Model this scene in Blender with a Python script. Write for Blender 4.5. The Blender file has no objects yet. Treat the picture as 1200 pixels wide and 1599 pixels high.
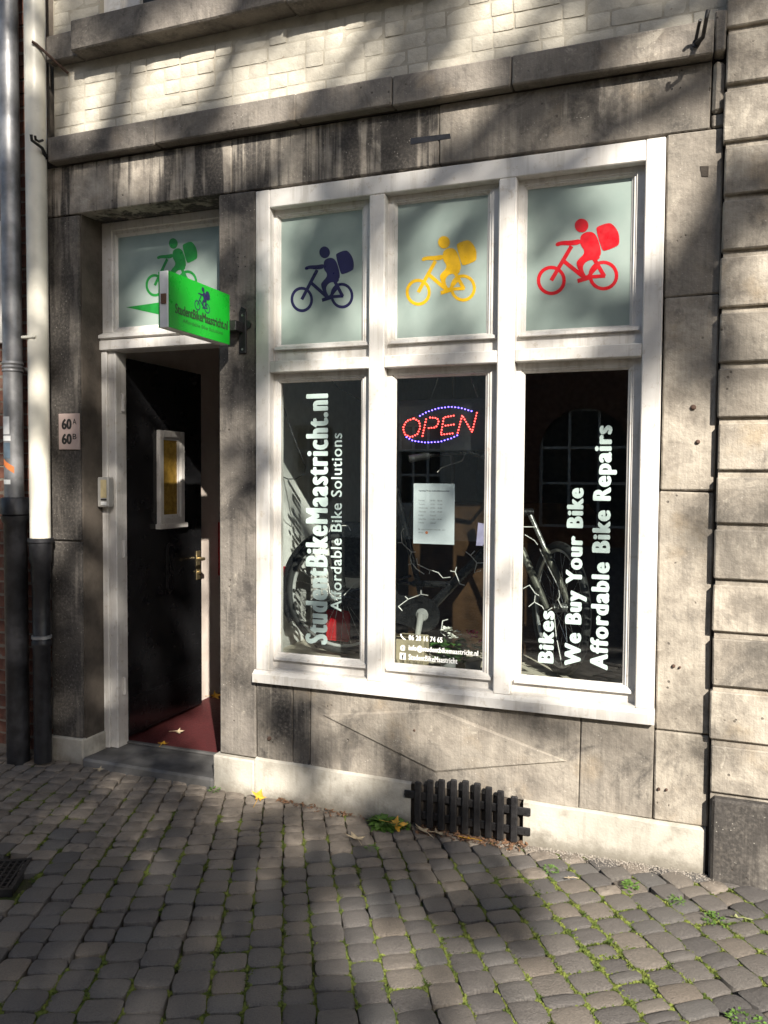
import bpy, bmesh, math, random
from mathutils import Vector, Matrix, noise as mnoise
rnd = random.Random(7)
S = bpy.context.scene
COL = S.collection
PI = math.pi

# ---------------------------------------------------------------- camera
F_PX, W_PX, H_PX = 1258.8, 1200.0, 1599.0
YAW, PITCH, ROLL = math.radians(20.528), math.radians(2.430), math.radians(0.378)
CAM = Vector((0, -3.5, 1.61))
_cy, _sy, _cp, _sp = math.cos(YAW), math.sin(YAW), math.cos(PITCH), math.sin(PITCH)
FWD = Vector((-_sy*_cp, _cy*_cp, -_sp))
_r = Vector((_cy, _sy, 0)); _u = _r.cross(FWD)
RIGHT = math.cos(ROLL)*_r + math.sin(ROLL)*_u
UP = -math.sin(ROLL)*_r + math.cos(ROLL)*_u
cd = bpy.data.cameras.new('camera'); cam = bpy.data.objects.new('camera', cd); COL.objects.link(cam)
cd.sensor_fit = 'VERTICAL'; cd.sensor_height = 36.0; cd.lens = F_PX/H_PX*36.0
cd.clip_start = 0.05; cd.clip_end = 500
m = Matrix((RIGHT, UP, -FWD)).transposed().to_4x4(); m.translation = CAM
cam.matrix_world = m
S.camera = cam

# ---------------------------------------------------------------- sky, sun, exposure
SUN_AZ, SUN_EL = math.radians(35), math.radians(32)        # sun to the right of and behind the camera
SUN = Vector((math.sin(SUN_AZ)*math.cos(SUN_EL), -math.cos(SUN_AZ)*math.cos(SUN_EL), math.sin(SUN_EL)))
w = bpy.data.worlds.new('World'); S.world = w; w.use_nodes = True
wn = w.node_tree.nodes; wl = w.node_tree.links
sky = wn.new('ShaderNodeTexSky'); sky.sky_type = 'NISHITA'; sky.sun_disc = False
sky.sun_elevation = SUN_EL; sky.sun_rotation = PI - SUN_AZ
sky.air_density = 1.0; sky.dust_density = 1.6; sky.ozone_density = 1.0
bg = wn['Background']; bg.inputs[1].default_value = 0.085
wl.new(sky.outputs[0], bg.inputs[0])
sl = bpy.data.lights.new('sun', 'SUN'); sl.energy = 5.0; sl.angle = math.radians(0.53); sl.color = (1.0, 0.935, 0.835)
so = bpy.data.objects.new('sun', sl); COL.objects.link(so)
so.rotation_euler = SUN.to_track_quat('Z', 'Y').to_euler(); so.location = (8, -12, 10)
S.view_settings.view_transform = 'Standard'; S.view_settings.look = 'None'
S.view_settings.gamma = 1; S.view_settings.use_curve_mapping = False
S.view_settings.exposure = 1.1
S.cycles.use_denoising = True
S.cycles.max_bounces = 8; S.cycles.transparent_max_bounces = 12
S.cycles.sample_clamp_indirect = 6.0
S.cycles.caustics_reflective = False; S.cycles.caustics_refractive = False

# ---------------------------------------------------------------- helpers
def at(u, v, val=0.0, ax=1):
    """point of the place seen at photo pixel (u, v) on the plane axis ax = val"""
    d = FWD*F_PX + RIGHT*(u-W_PX/2) - UP*(v-H_PX/2)
    return CAM + d*((val-CAM[ax])/d[ax])
def pix(P):
    d = Vector(P)-CAM; k = d.dot(FWD)
    return (W_PX/2 + F_PX*d.dot(RIGHT)/k, H_PX/2 - F_PX*d.dot(UP)/k, k)
def gz(x):
    t = min(1, max(0, (-1.0-x)/1.6)); return 0.04*t*t*(3-2*t)
def lin(r, g, b):
    f = lambda c: ((c/255+0.055)/1.055)**2.4 if c > 10 else c/255/12.92
    return (f(r), f(g), f(b), 1)
def link(o, parent=None):
    COL.objects.link(o)
    if parent is not None: o.parent = parent
    return o
def tag(o, label=None, cat=None, group=None, kind=None):
    for k, v in (('label', label), ('category', cat), ('group', group), ('kind', kind)):
        if v: o[k] = v
    return o
def thing(name, label, cat, loc=(0, 0, 0), group=None, rot=None):
    o = bpy.data.objects.new(name, None); o.empty_display_size = 0.05
    o.location = loc
    if rot: o.rotation_euler = rot
    link(o); return tag(o, label, cat, group)

class MB:
    """collects simple shapes and links them as one mesh object"""
    def __init__(s): s.v = []; s.f = []
    def add(s, vs, fs):
        n = len(s.v); s.v += [tuple(p) for p in vs]; s.f += [tuple(i+n for i in f) for f in fs]; return s
    def box(s, x0, x1, y0, y1, z0, z1):
        return s.add([(x, y, z) for x in (x0, x1) for y in (y0, y1) for z in (z0, z1)],
                     [(0,1,3,2), (4,6,7,5), (0,4,5,1), (2,3,7,6), (0,2,6,4), (1,5,7,3)])
    def cbox(s, x0, x1, y0, y1, z0, z1, c=0.004, j=0.0):
        """box with chamfered edges; j = unevenness of the corners"""
        vs = []; lo = (x0, y0, z0); hi = (x1, y1, z1)
        for ix in (0, 1):
            for iy in (0, 1):
                for iz in (0, 1):
                    p = [hi[0] if ix else lo[0], hi[1] if iy else lo[1], hi[2] if iz else lo[2]]
                    sg = [-1 if ix else 1, -1 if iy else 1, -1 if iz else 1]
                    jj = [rnd.uniform(-j, j) for _ in range(3)]
                    for a in range(3):      # vertex on the face normal to axis a
                        q = [p[k] + jj[k]*(k != 1) + (0 if k == a else sg[k]*c) for k in range(3)]
                        vs.append(q)
        I = lambda ix, iy, iz, a: (ix*4+iy*2+iz)*3+a
        fs = [(I(0,0,0,0),I(0,0,1,0),I(0,1,1,0),I(0,1,0,0)), (I(1,0,0,0),I(1,1,0,0),I(1,1,1,0),I(1,0,1,0)),
              (I(0,0,0,1),I(1,0,0,1),I(1,0,1,1),I(0,0,1,1)), (I(0,1,0,1),I(0,1,1,1),I(1,1,1,1),I(1,1,0,1)),
              (I(0,0,0,2),I(0,1,0,2),I(1,1,0,2),I(1,0,0,2)), (I(0,0,1,2),I(1,0,1,2),I(1,1,1,2),I(0,1,1,2))]
        for iy in (0, 1):
            for iz in (0, 1):
                fs.append((I(0,iy,iz,1), I(1,iy,iz,1), I(1,iy,iz,2), I(0,iy,iz,2)))
        for ix in (0, 1):
            for iz in (0, 1):
                fs.append((I(ix,0,iz,0), I(ix,1,iz,0), I(ix,1,iz,2), I(ix,0,iz,2)))
            for iy in (0, 1):
                fs.append((I(ix,iy,0,0), I(ix,iy,1,0), I(ix,iy,1,1), I(ix,iy,0,1)))
        for ix in (0, 1):
            for iy in (0, 1):
                for iz in (0, 1): fs.append((I(ix,iy,iz,0), I(ix,iy,iz,1), I(ix,iy,iz,2)))
        return s.add(vs, fs)
    def tube(s, pts, r, n=10, cap=True, closed=False):
        pts = [Vector(p) for p in pts]; N = len(pts); rr = r if isinstance(r, (list, tuple)) else [r]*N
        vs = []; prev = None
        for i, p in enumerate(pts):
            if closed: t = (pts[(i+1) % N]-pts[i-1]).normalized()
            else: t = (pts[min(i+1, N-1)]-pts[max(i-1, 0)]).normalized()
            if prev is None:
                a = t.orthogonal().normalized()
            else:
                a = prev - t*prev.dot(t)
                a = a.normalized() if a.length > 1e-6 else t.orthogonal().normalized()
            prev = a; b = t.cross(a)
            for k in range(n):
                an = 2*PI*k/n; vs.append(p + (a*math.cos(an)+b*math.sin(an))*rr[i])
        fs = []
        for i in range(N if closed else N-1):
            for k in range(n):
                k2 = (k+1) % n; j = (i+1) % N
                fs.append((i*n+k, i*n+k2, j*n+k2, j*n+k))
        if cap and not closed:
            fs.append(tuple(range(n-1, -1, -1))); fs.append(tuple((N-1)*n+k for k in range(n)))
        return s.add(vs, fs)
    def lathe(s, prof, c, axis='Z', n=24):
        """prof: (radius, height) pairs turned about an axis through c"""
        c = Vector(c); vs = []
        ax = {'Z': (Vector((1,0,0)), Vector((0,1,0)), Vector((0,0,1))), 'Y': (Vector((0,0,1)), Vector((1,0,0)), Vector((0,1,0))),
              'X': (Vector((0,1,0)), Vector((0,0,1)), Vector((1,0,0)))}[axis]
        for r, h in prof:
            for k in range(n):
                a = 2*PI*k/n; vs.append(c + ax[0]*r*math.cos(a) + ax[1]*r*math.sin(a) + ax[2]*h)
        fs = [(i*n+k, i*n+(k+1) % n, (i+1)*n+(k+1) % n, (i+1)*n+k) for i in range(len(prof)-1) for k in range(n)]
        fs.append(tuple(range(n-1, -1, -1))); fs.append(tuple((len(prof)-1)*n+k for k in range(n)))
        return s.add(vs, fs)
    def prism(s, poly, fn, h0, h1):
        """outline poly extruded between heights h0, h1; fn(a, b, h) -> point"""
        n = len(poly)
        vs = [fn(a, b, h0) for a, b in poly] + [fn(a, b, h1) for a, b in poly]
        fs = [tuple(range(n)), tuple(range(2*n-1, n-1, -1))] + [(i, i+n, (i+1) % n+n, (i+1) % n) for i in range(n)]
        return s.add(vs, fs)
    def build(s, name, mat, parent=None, smooth=False, fix=True):
        me = bpy.data.meshes.new(name); me.from_pydata(s.v, [], s.f); me.update()
        if fix:
            bm = bmesh.new(); bm.from_mesh(me); bmesh.ops.recalc_face_normals(bm, faces=bm.faces); bm.to_mesh(me); bm.free()
        if smooth:
            me.polygons.foreach_set('use_smooth', [True]*len(me.polygons))
            if smooth != 'all': me.set_sharp_from_angle(angle=math.radians(42))
        me.materials.append(mat)
        return link(bpy.data.objects.new(name, me), parent)

# ---------------------------------------------------------------- materials
class NT:
    def __init__(s, name):
        s.m = bpy.data.materials.new(name); s.m.use_nodes = True
        s.n = s.m.node_tree.nodes; s.l = s.m.node_tree.links; s.b = s.n['Principled BSDF']; s.out = s.n['Material Output']
        s._c = None
    def new(s, t, **kw):
        x = s.n.new(t)
        for k, v in kw.items(): setattr(x, k, v)
        return x
    def val(s, sock, v):
        if hasattr(v, 'is_linked') or isinstance(v, bpy.types.NodeSocket): s.l.new(v, sock)
        else: sock.default_value = v
    def coord(s, rand=False):
        tc = s.new('ShaderNodeTexCoord'); o = tc.outputs['Object']
        if rand:
            oi = s.new('ShaderNodeObjectInfo'); mm = s.math('MULTIPLY', oi.outputs['Random'], 37.0)
            va = s.new('ShaderNodeVectorMath', operation='ADD'); s.l.new(o, va.inputs[0]); s.l.new(mm, va.inputs[1]); o = va.outputs[0]
        s._c = o; return o
    def noise(s, scale, detail=4, rough=0.55, stretch=None, off=0.0, dist=0.0):
        v = s._c
        if stretch or off:
            mp = s.new('ShaderNodeMapping'); s.l.new(v, mp.inputs[0]); mp.inputs['Scale'].default_value = stretch or (1, 1, 1)
            mp.inputs['Location'].default_value = (off, off*1.7, off*0.6); v = mp.outputs[0]
        nn = s.new('ShaderNodeTexNoise'); s.l.new(v, nn.inputs['Vector'])
        nn.inputs['Scale'].default_value = scale; nn.inputs['Detail'].default_value = detail; nn.inputs['Roughness'].default_value = rough
        nn.inputs['Distortion'].default_value = dist
        return nn.outputs['Fac']
    def math(s, op, a, b=0.0, clamp=False):
        x = s.new('ShaderNodeMath', operation=op); x.use_clamp = clamp
        s.val(x.inputs[0], a); s.val(x.inputs[1], b); return x.outputs[0]
    def rng(s, v, a, b, c=0.0, d=1.0):
        x = s.new('ShaderNodeMapRange'); x.interpolation_type = 'SMOOTHSTEP'
        s.l.new(v, x.inputs[0])
        for i, q in enumerate((a, b, c, d)): s.val(x.inputs[1+i], q)
        return x.outputs[0]
    def mix(s, f, a, b, mode='MIX'):
        x = s.new('ShaderNodeMix'); x.data_type = 'RGBA'; x.blend_type = mode
        s.val(x.inputs[0], f); s.val(x.inputs[6], a); s.val(x.inputs[7], b); return x.outputs[2]
    def bump(s, h, strength=0.3, dist=0.01):
        x = s.new('ShaderNodeBump'); x.inputs['Strength'].default_value = strength; x.inputs['Distance'].default_value = dist
        s.l.new(h, x.inputs['Height'])
        if s.b.inputs['Normal'].is_linked: s.l.new(s.b.inputs['Normal'].links[0].from_socket, x.inputs['Normal'])
        s.l.new(x.outputs[0], s.b.inputs['Normal'])
    def fin(s, col, rough=0.8, metal=0.0, spec=0.5):
        s.val(s.b.inputs['Base Color'], col); s.val(s.b.inputs['Roughness'], rough); s.val(s.b.inputs['Metallic'], metal)
        s.b.inputs['Specular IOR Level'].default_value = spec
        return s.m

def simple(name, col, rough=0.6, metal=0.0, var=0.15, scale=20, bump=0.0, bscale=200, spec=0.5):
    t = NT(name); t.coord(True)
    n = t.noise(scale, 5)
    dark = tuple(c*(1-var) for c in col[:3])+(1,); light = tuple(min(1, c*(1+var)) for c in col[:3])+(1,)
    c = t.mix(t.rng(n, 0.3, 0.7), dark, light)
    r = t.rng(t.noise(scale*1.7, 3, off=3), 0.3, 0.7, max(0.02, rough-0.08), min(1, rough+0.08))
    if bump: t.bump(t.noise(bscale, 3), bump, 0.004)
    return t.fin(c, r, metal, spec)

def stone_material():
    t = NT('limestone'); t.coord()
    oi = t.new('ShaderNodeObjectInfo'); sp = t.new('ShaderNodeSeparateColor'); t.l.new(oi.outputs['Color'], sp.inputs[0])
    soot_amt, streak_amt, warm = sp.outputs[0], sp.outputs[1], sp.outputs[2]
    big = t.noise(2.3, 5, 0.6); mid = t.noise(9, 6, 0.65, off=4); fine = t.noise(70, 4, 0.6)
    base = t.mix(t.rng(mid, 0.3, 0.72), (0.225, 0.197, 0.162, 1), (0.52, 0.465, 0.385, 1))
    base = t.mix(t.math('MULTIPLY', t.rng(t.noise(5, 4, off=9), 0.55, 0.75), 0.55), base, (0.39, 0.30, 0.19, 1))
    base = t.mix(t.math('MULTIPLY', warm, 0.6), base, (0.215, 0.195, 0.18, 1))
    blot = t.rng(t.noise(3.6, 7, 0.72, off=31, dist=0.6), 0.50, 0.64)
    blot = t.math('MULTIPLY', blot, t.rng(soot_amt, 0.22, 0.5, 0.35, 1.0))
    base = t.mix(t.math('MULTIPLY', blot, 0.80), base, (0.085, 0.077, 0.070, 1))
    worn = t.rng(t.noise(7, 6, 0.7, off=41, dist=0.8), 0.60, 0.70)
    base = t.mix(t.math('MULTIPLY', worn, 0.7), base, (0.52, 0.47, 0.39, 1))
    # rain streaks: pale runs washed through the soot
    st = t.noise(1.0, 4, 0.6, stretch=(17, 17, 0.55)); st2 = t.noise(1.0, 3, 0.5, stretch=(44, 44, 1.6), off=5)
    patch = t.noise(1.0, 3, 0.6, stretch=(3.2, 3.2, 1.4), off=8)
    run = t.rng(t.math('ADD', t.math('ADD', t.math('MULTIPLY', st, 0.62), t.math('MULTIPLY', st2, 0.28)), t.math('MULTIPLY', t.math('SUBTRACT', patch, 0.45), 0.75)), 0.46, 0.56)
    # soot, in patches whose extent grows with the block's soot amount
    sn = t.math('ADD', t.math('MULTIPLY', big, 0.55), t.math('MULTIPLY', mid, 0.45))
    edge = t.math('SUBTRACT', 1.02, soot_amt)
    lo = t.math('SUBTRACT', edge, 0.25); hi = t.math('ADD', edge, 0.10)
    soot = t.rng(sn, lo, hi)
    soot = t.math('MULTIPLY', soot, t.math('SUBTRACT', 1.0, t.math('MULTIPLY', run, streak_amt)))
    soot = t.math('MULTIPLY', soot, t.rng(fine, 0.25, 0.6, 0.72, 1.0))
    col = t.mix(soot, base, (0.052, 0.047, 0.043, 1))
    # pits and chips
    vo = t.new('ShaderNodeTexVoronoi'); t.l.new(t._c, vo.inputs['Vector']); vo.inputs['Scale'].default_value = 26
    pit = t.math('MULTIPLY', t.rng(vo.outputs['Distance'], 0.10, 0.17, 1, 0), t.rng(t.noise(11, 2, off=13), 0.58, 0.64))
    col = t.mix(t.math('MULTIPLY', pit, 0.75), col, (0.07, 0.058, 0.048, 1))
    vo2 = t.new('ShaderNodeTexVoronoi'); t.l.new(t._c, vo2.inputs['Vector']); vo2.inputs['Scale'].default_value = 60
    chip = t.math('MULTIPLY', t.rng(vo2.outputs['Distance'], 0.10, 0.2, 1, 0), t.rng(t.noise(17, 2, off=23), 0.56, 0.62))
    col = t.mix(t.math('MULTIPLY', chip, 0.4), col, (0.6, 0.56, 0.49, 1))
    tool = t.noise(1.0, 3, 0.6, stretch=(110, 110, 7), off=2)
    col = t.mix(t.math('MULTIPLY', t.rng(tool, 0.35, 0.7), 0.25), col, t.mix(0.5, col, (0.03, 0.028, 0.025, 1)))
    h = t.math('ADD', t.math('MULTIPLY', tool, 0.5), t.math('SUBTRACT', t.math('MULTIPLY', fine, 0.5), t.math('MULTIPLY', pit, 1.2)))
    t.bump(h, 0.55, 0.006); t.bump(mid, 0.45, 0.03)
    return t.fin(col, 0.88, 0, 0.3)

def render_material(name, c1, c2, dirt=0.3, bs=90, splash=False):
    t = NT(name); t.coord()
    n = t.noise(5, 6, 0.65); f = t.noise(bs, 4)
    c = t.mix(t.rng(n, 0.3, 0.7), c1, c2)
    c = t.mix(t.math('MULTIPLY', t.rng(t.noise(13, 5, off=7), 0.5, 0.75), dirt), c, (0.17, 0.15, 0.12, 1))
    if splash:
        sx = t.new('ShaderNodeSeparateXYZ'); t.l.new(t._c, sx.inputs[0])
        zz = t.math('ADD', sx.outputs[2], t.math('MULTIPLY', t.math('SUBTRACT', t.noise(9, 5, 0.7, off=17), 0.5), 0.16))
        c = t.mix(t.rng(zz, 0.0, 0.085, 0.75, 0.0), c, (0.13, 0.115, 0.09, 1))
        c = t.mix(t.math('MULTIPLY', t.rng(t.noise(1.0, 4, 0.6, stretch=(22, 22, 3), off=6), 0.52, 0.66), 0.3), c, (0.24, 0.215, 0.175, 1))
    t.bump(f, 0.4, 0.005); t.bump(n, 0.2, 0.02)
    return t.fin(c, 0.9, 0, 0.25)

def painted_brick_material():
    t = NT('cream_painted_brick'); t.coord(True)
    oi = t.new('ShaderNodeObjectInfo')
    n = t.noise(14, 6, 0.65); f = t.noise(110, 4)
    c = t.mix(t.rng(n, 0.3, 0.7), (0.45, 0.415, 0.345, 1), (0.55, 0.515, 0.435, 1))
    c = t.mix(t.math('MULTIPLY', oi.outputs['Random'], 0.12), c, (0.45, 0.395, 0.30, 1))
    chip = t.math('MULTIPLY', t.rng(t.noise(24, 5, 0.7, off=5), 0.67, 0.72), 0.8)
    c = t.mix(chip, c, (0.22, 0.135, 0.085, 1))
    t.bump(f, 0.4, 0.004); t.bump(n, 0.55, 0.014)
    return t.fin(c, 0.75, 0, 0.35)

def wood_paint_material():
    t = NT('white_painted_wood'); t.coord()
    n = t.noise(6, 5, 0.6); g = t.noise(1.0, 3, 0.5, stretch=(60, 60, 5), off=1)
    c = t.mix(t.rng(n, 0.3, 0.75), (0.55, 0.525, 0.49, 1), (0.66, 0.64, 0.61, 1))
    drip = t.math('MULTIPLY', t.rng(t.noise(1.0, 4, 0.65, stretch=(30, 30, 1.8), off=11), 0.50, 0.68), 0.38)
    c = t.mix(drip, c, (0.34, 0.31, 0.26, 1))
    gr = t.math('MULTIPLY', t.rng(t.noise(28, 6, 0.75, off=6), 0.55, 0.68), 0.5)
    c = t.mix(gr, c, (0.36, 0.30, 0.22, 1))
    t.bump(g, 0.16, 0.004); t.bump(t.noise(130, 2), 0.06, 0.002)
    return t.fin(c, 0.42, 0, 0.45)

def cobble_material():
    t = NT('basalt_cobble'); t.coord(True)
    oi = t.new('ShaderNodeObjectInfo'); r = oi.outputs['Random']
    n = t.noise(16, 6, 0.62); f = t.noise(150, 5, 0.65)
    cr = t.new('ShaderNodeValToRGB'); t.l.new(r, cr.inputs[0]); e = cr.color_ramp
    e.elements[0].position = 0.0; e.elements[0].color = (0.092, 0.085, 0.082, 1)
    e.elements[1].position = 1.0; e.elements[1].color = (0.225, 0.195, 0.163, 1)
    for p, c in ((0.3, (0.135, 0.122, 0.114, 1)), (0.55, (0.178, 0.157, 0.137, 1)), (0.72, (0.122, 0.122, 0.122, 1)), (0.88, (0.205, 0.168, 0.132, 1))):
        x = e.elements.new(p); x.color = c
    c = t.mix(t.rng(n, 0.25, 0.75), t.mix(0.42, cr.outputs[0], (0.03, 0.029, 0.03, 1)), t.mix(0.2, cr.outputs[0], (0.30, 0.275, 0.245, 1)))
    c = t.mix(t.math('MULTIPLY', t.rng(f, 0.55, 0.75), 0.35), c, (0.24, 0.22, 0.20, 1))
    c = t.mix(t.math('MULTIPLY', t.rng(t.noise(38, 5, 0.7, off=3), 0.56, 0.66), 0.5), c, (0.05, 0.045, 0.042, 1))
    t.bump(n, 0.5, 0.02); t.bump(f, 0.5, 0.004); t.bump(t.noise(45, 5, 0.7, off=6), 0.5, 0.008)
    return t.fin(c, t.rng(n, 0.3, 0.7, 0.52, 0.78), 0, 0.45)

def glass_material(name, tint=(0.93, 0.96, 0.95, 1), refl=1.0):
    t = NT(name); t.n.remove(t.b)
    ge = t.new('ShaderNodeNewGeometry'); dt = t.new('ShaderNodeVectorMath', operation='DOT_PRODUCT')
    t.l.new(ge.outputs['Normal'], dt.inputs[0]); t.l.new(ge.outputs['Incoming'], dt.inputs[1])
    c1 = t.math('SUBTRACT', 1.0, t.math('ABSOLUTE', dt.outputs['Value']), True)
    fres = t.math('ADD', 0.04, t.math('MULTIPLY', t.math('POWER', c1, 5.0), 0.96))
    tr = t.new('ShaderNodeBsdfTransparent'); tr.inputs[0].default_value = tint
    gl = t.new('ShaderNodeBsdfGlossy'); gl.inputs['Roughness'].default_value = 0.006
    ms = t.new('ShaderNodeMixShader')
    t.l.new(t.math('MULTIPLY', fres, refl, True), ms.inputs[0]); t.l.new(tr.outputs[0], ms.inputs[1]); t.l.new(gl.outputs[0], ms.inputs[2])
    t.l.new(ms.outputs[0], t.out.inputs[0]); return t.m

def emit(name, col, s):
    t = NT(name); t.b.inputs['Emission Color'].default_value = col; t.b.inputs['Emission Strength'].default_value = s
    return t.fin((0.02, 0.02, 0.02, 1), 0.4)

def frost_material():
    t = NT('frosted_film'); t.coord()
    c = t.mix(t.rng(t.noise(5, 5, 0.6), 0.3, 0.7), (0.36, 0.445, 0.41, 1), (0.43, 0.51, 0.47, 1))
    t.fin(c, 0.16, 0, 0.5)
    tl = t.new('ShaderNodeBsdfTranslucent'); t.l.new(c, tl.inputs[0]); ms = t.new('ShaderNodeMixShader'); ms.inputs[0].default_value = 0.35
    t.l.new(t.b.outputs[0], ms.inputs[1]); t.l.new(tl.outputs[0], ms.inputs[2]); t.l.new(ms.outputs[0], t.out.inputs[0]); return t.m
M = dict(
    stone=stone_material(),
    plinth=render_material('plinth_render', (0.36, 0.335, 0.285, 1), (0.49, 0.46, 0.40, 1), 0.5, splash=True),
    plaster=render_material('hall_plaster', (0.62, 0.53, 0.46, 1), (0.70, 0.62, 0.55, 1), 0.1),  # warm tint paints in the light bounced off the red floor
    paint=wood_paint_material(),
    cream=painted_brick_material(),
    mortar=render_material('cream_mortar', (0.38, 0.345, 0.28, 1), (0.48, 0.445, 0.37, 1), 0.4),
    gap=render_material('dark_joint_mortar', (0.055, 0.046, 0.038, 1), (0.11, 0.092, 0.075, 1), 0.2),
    cobble=cobble_material(),
    glass=glass_material('window_glass', refl=2.1),
    dkglass=simple('far_window_glass', (0.03, 0.035, 0.04, 1), 0.25, 0, 0.2, 3, spec=0.12),
    amber=simple('amber_glass', (0.30, 0.185, 0.035, 1), 0.18, 0, 0.25, 30, 0.3, 60),
    frost=frost_material(),
    navy=simple('navy_vinyl', (0.012, 0.010, 0.055, 1), 0.35), yellow=simple('yellow_vinyl', (0.56, 0.33, 0.006, 1), 0.35),
    red=simple('red_vinyl', (0.46, 0.004, 0.010, 1), 0.35), green=simple('green_vinyl', (0.012, 0.20, 0.03, 1), 0.35),
    letter=simple('pale_vinyl', (0.44, 0.545, 0.515, 1), 0.4, 0, 0.05), white=simple('white_vinyl', (0.78, 0.78, 0.76, 1), 0.4, 0, 0.05),
    signgreen=simple('sign_green', (0.006, 0.31, 0.018, 1), 0.32, 0, 0.06, 6), black_print=simple('black_print', (0.015, 0.015, 0.014, 1), 0.5),
    signgrey=simple('sign_small_print', (0.02, 0.11, 0.025, 1), 0.5),
    alu=simple('white_sign_casing', (0.66, 0.66, 0.65, 1), 0.4, 0, 0.06), iron=simple('wrought_iron', (0.022, 0.021, 0.022, 1), 0.5, 0.3, 0.3, 40, 0.4, 120),
    rust=simple('rusted_iron', (0.085, 0.05, 0.036, 1), 0.8, 0.2, 0.4, 60, 0.4), bronze=simple('brown_bar_end', (0.12, 0.055, 0.025, 1), 0.6),
    steel=simple('galvanised_steel', (0.26, 0.26, 0.265, 1), 0.5, 0.55, 0.3, 9, 0.10, 60),
    pvc=simple('cream_pipe_paint', (0.66, 0.63, 0.54, 1), 0.35, 0, 0.10, 6, 0.06, 80),
    cast=simple('black_cast_iron', (0.020, 0.020, 0.023, 1), 0.42, 0.2, 0.4, 20, 0.25, 70),
    door=simple('black_gloss_paint', (0.010, 0.010, 0.011, 1), 0.22, 0, 0.3, 6, 0.12, 25),
    brass=simple('brushed_brass', (0.52, 0.42, 0.24, 1), 0.35, 0.9, 0.1), carpet=simple('red_floor', (0.065, 0.007, 0.008, 1), 0.75, 0, 0.2, 60, 0.3, 300),
    mat=simple('worn_step_stone', (0.10, 0.097, 0.094, 1), 0.7, 0, 0.45, 5, 0.3, 120),
    redbox=simple('red_box_paint', (0.42, 0.012, 0.020, 1), 0.35),
    plaque=simple('pink_plaque', (0.42, 0.325, 0.295, 1), 0.5, 0, 0.05), plastic=simple('grey_plastic', (0.32, 0.31, 0.29, 1), 0.45, 0, 0.06),
    beige=simple('beige_name_strip', (0.42, 0.35, 0.20, 1), 0.5),
    redbrick=render_material('left_brick', (0.075, 0.032, 0.024, 1), (0.19, 0.085, 0.058, 1), 0.5),
    redmortar=render_material('left_mortar', (0.15, 0.125, 0.10, 1), (0.22, 0.19, 0.155, 1), 0.5),
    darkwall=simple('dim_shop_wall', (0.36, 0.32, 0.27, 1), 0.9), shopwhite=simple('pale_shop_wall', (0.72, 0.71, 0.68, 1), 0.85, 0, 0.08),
    darkwood=simple('brown_board', (0.036, 0.019, 0.009, 1), 0.85, 0, 0.4, 12, spec=0.1), rubber=simple('tyre_rubber', (0.02, 0.02, 0.02, 1), 0.7, 0, 0.2, 40),
    bike=simple('black_bike_paint', (0.014, 0.014, 0.015, 1), 0.25), chrome=simple('bike_alloy', (0.55, 0.55, 0.54, 1), 0.28, 0.9, 0.1),
    alloy=simple('pale_crank_alloy', (0.50, 0.50, 0.49, 1), 0.35, 0.35, 0.1), fork=simple('olive_alloy', (0.24, 0.235, 0.20, 1), 0.35, 0.6), cord=simple('white_cord', (0.72, 0.70, 0.68, 1), 0.5),
    paper=simple('white_paper', (0.70, 0.74, 0.78, 1), 0.7, 0, 0.03), ink=simple('grey_ink', (0.10, 0.11, 0.13, 1), 0.8), orange=simple('orange_dot', (0.75, 0.22, 0.06, 1), 0.6),
    card=simple('cream_cardboard', (0.36, 0.30, 0.20, 1), 0.8), pot=simple('grey_pot', (0.18, 0.18, 0.18, 1), 0.7),
    petal=simple('pink_petal', (0.6, 0.08, 0.16, 1), 0.6), whitepetal=simple('white_petal', (0.75, 0.74, 0.68, 1), 0.6),
    plantleaf=simple('house_plant_leaf', (0.05, 0.13, 0.025, 1), 0.5, 0, 0.4, 30), weed=simple('weed_leaf', (0.085, 0.165, 0.025, 1), 0.55, 0, 0.4, 60),
    led_red=emit('red_led', (1.0, 0.06, 0.05, 1), 5.0), led_blue=emit('violet_led', (0.16, 0.10, 1.0, 1), 5.0), board=simple('sign_board_black', (0.012, 0.012, 0.013, 1), 0.4),
    leafyel=simple('yellow_leaf', (0.50, 0.27, 0.025, 1), 0.6, 0, 0.35, 40), leaftan=simple('pale_dry_leaf', (0.46, 0.37, 0.24, 1), 0.7, 0, 0.25, 40),
    leafgreen=simple('pale_green_leaf', (0.40, 0.42, 0.20, 1), 0.6, 0, 0.2, 40), litter=simple('brown_litter', (0.16, 0.085, 0.045, 1), 0.85, 0, 0.4, 60),
    gravel=simple('pale_grit', (0.28, 0.25, 0.215, 1), 0.9, 0, 0.4, 80),
    bark=simple('plane_tree_bark', (0.16, 0.135, 0.10, 1), 0.9, 0, 0.4, 8, 0.5, 20), treeleaf=simple('tree_leaf', (0.075, 0.10, 0.022, 1), 0.6, 0, 0.4, 3),
    farbrick=render_material('opposite_render', (0.58, 0.53, 0.46, 1), (0.68, 0.63, 0.55, 1), 0.3),
    blue=simple('blue_sticker', (0.10, 0.14, 0.18, 1), 0.4), floorwood=simple('display_floor', (0.50, 0.45, 0.37, 1), 0.6),
    helmet=simple('violet_paper', (0.30, 0.27, 0.42, 1), 0.7), tail=simple('red_lens', (0.35, 0.008, 0.012, 1), 0.2),
)
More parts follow.
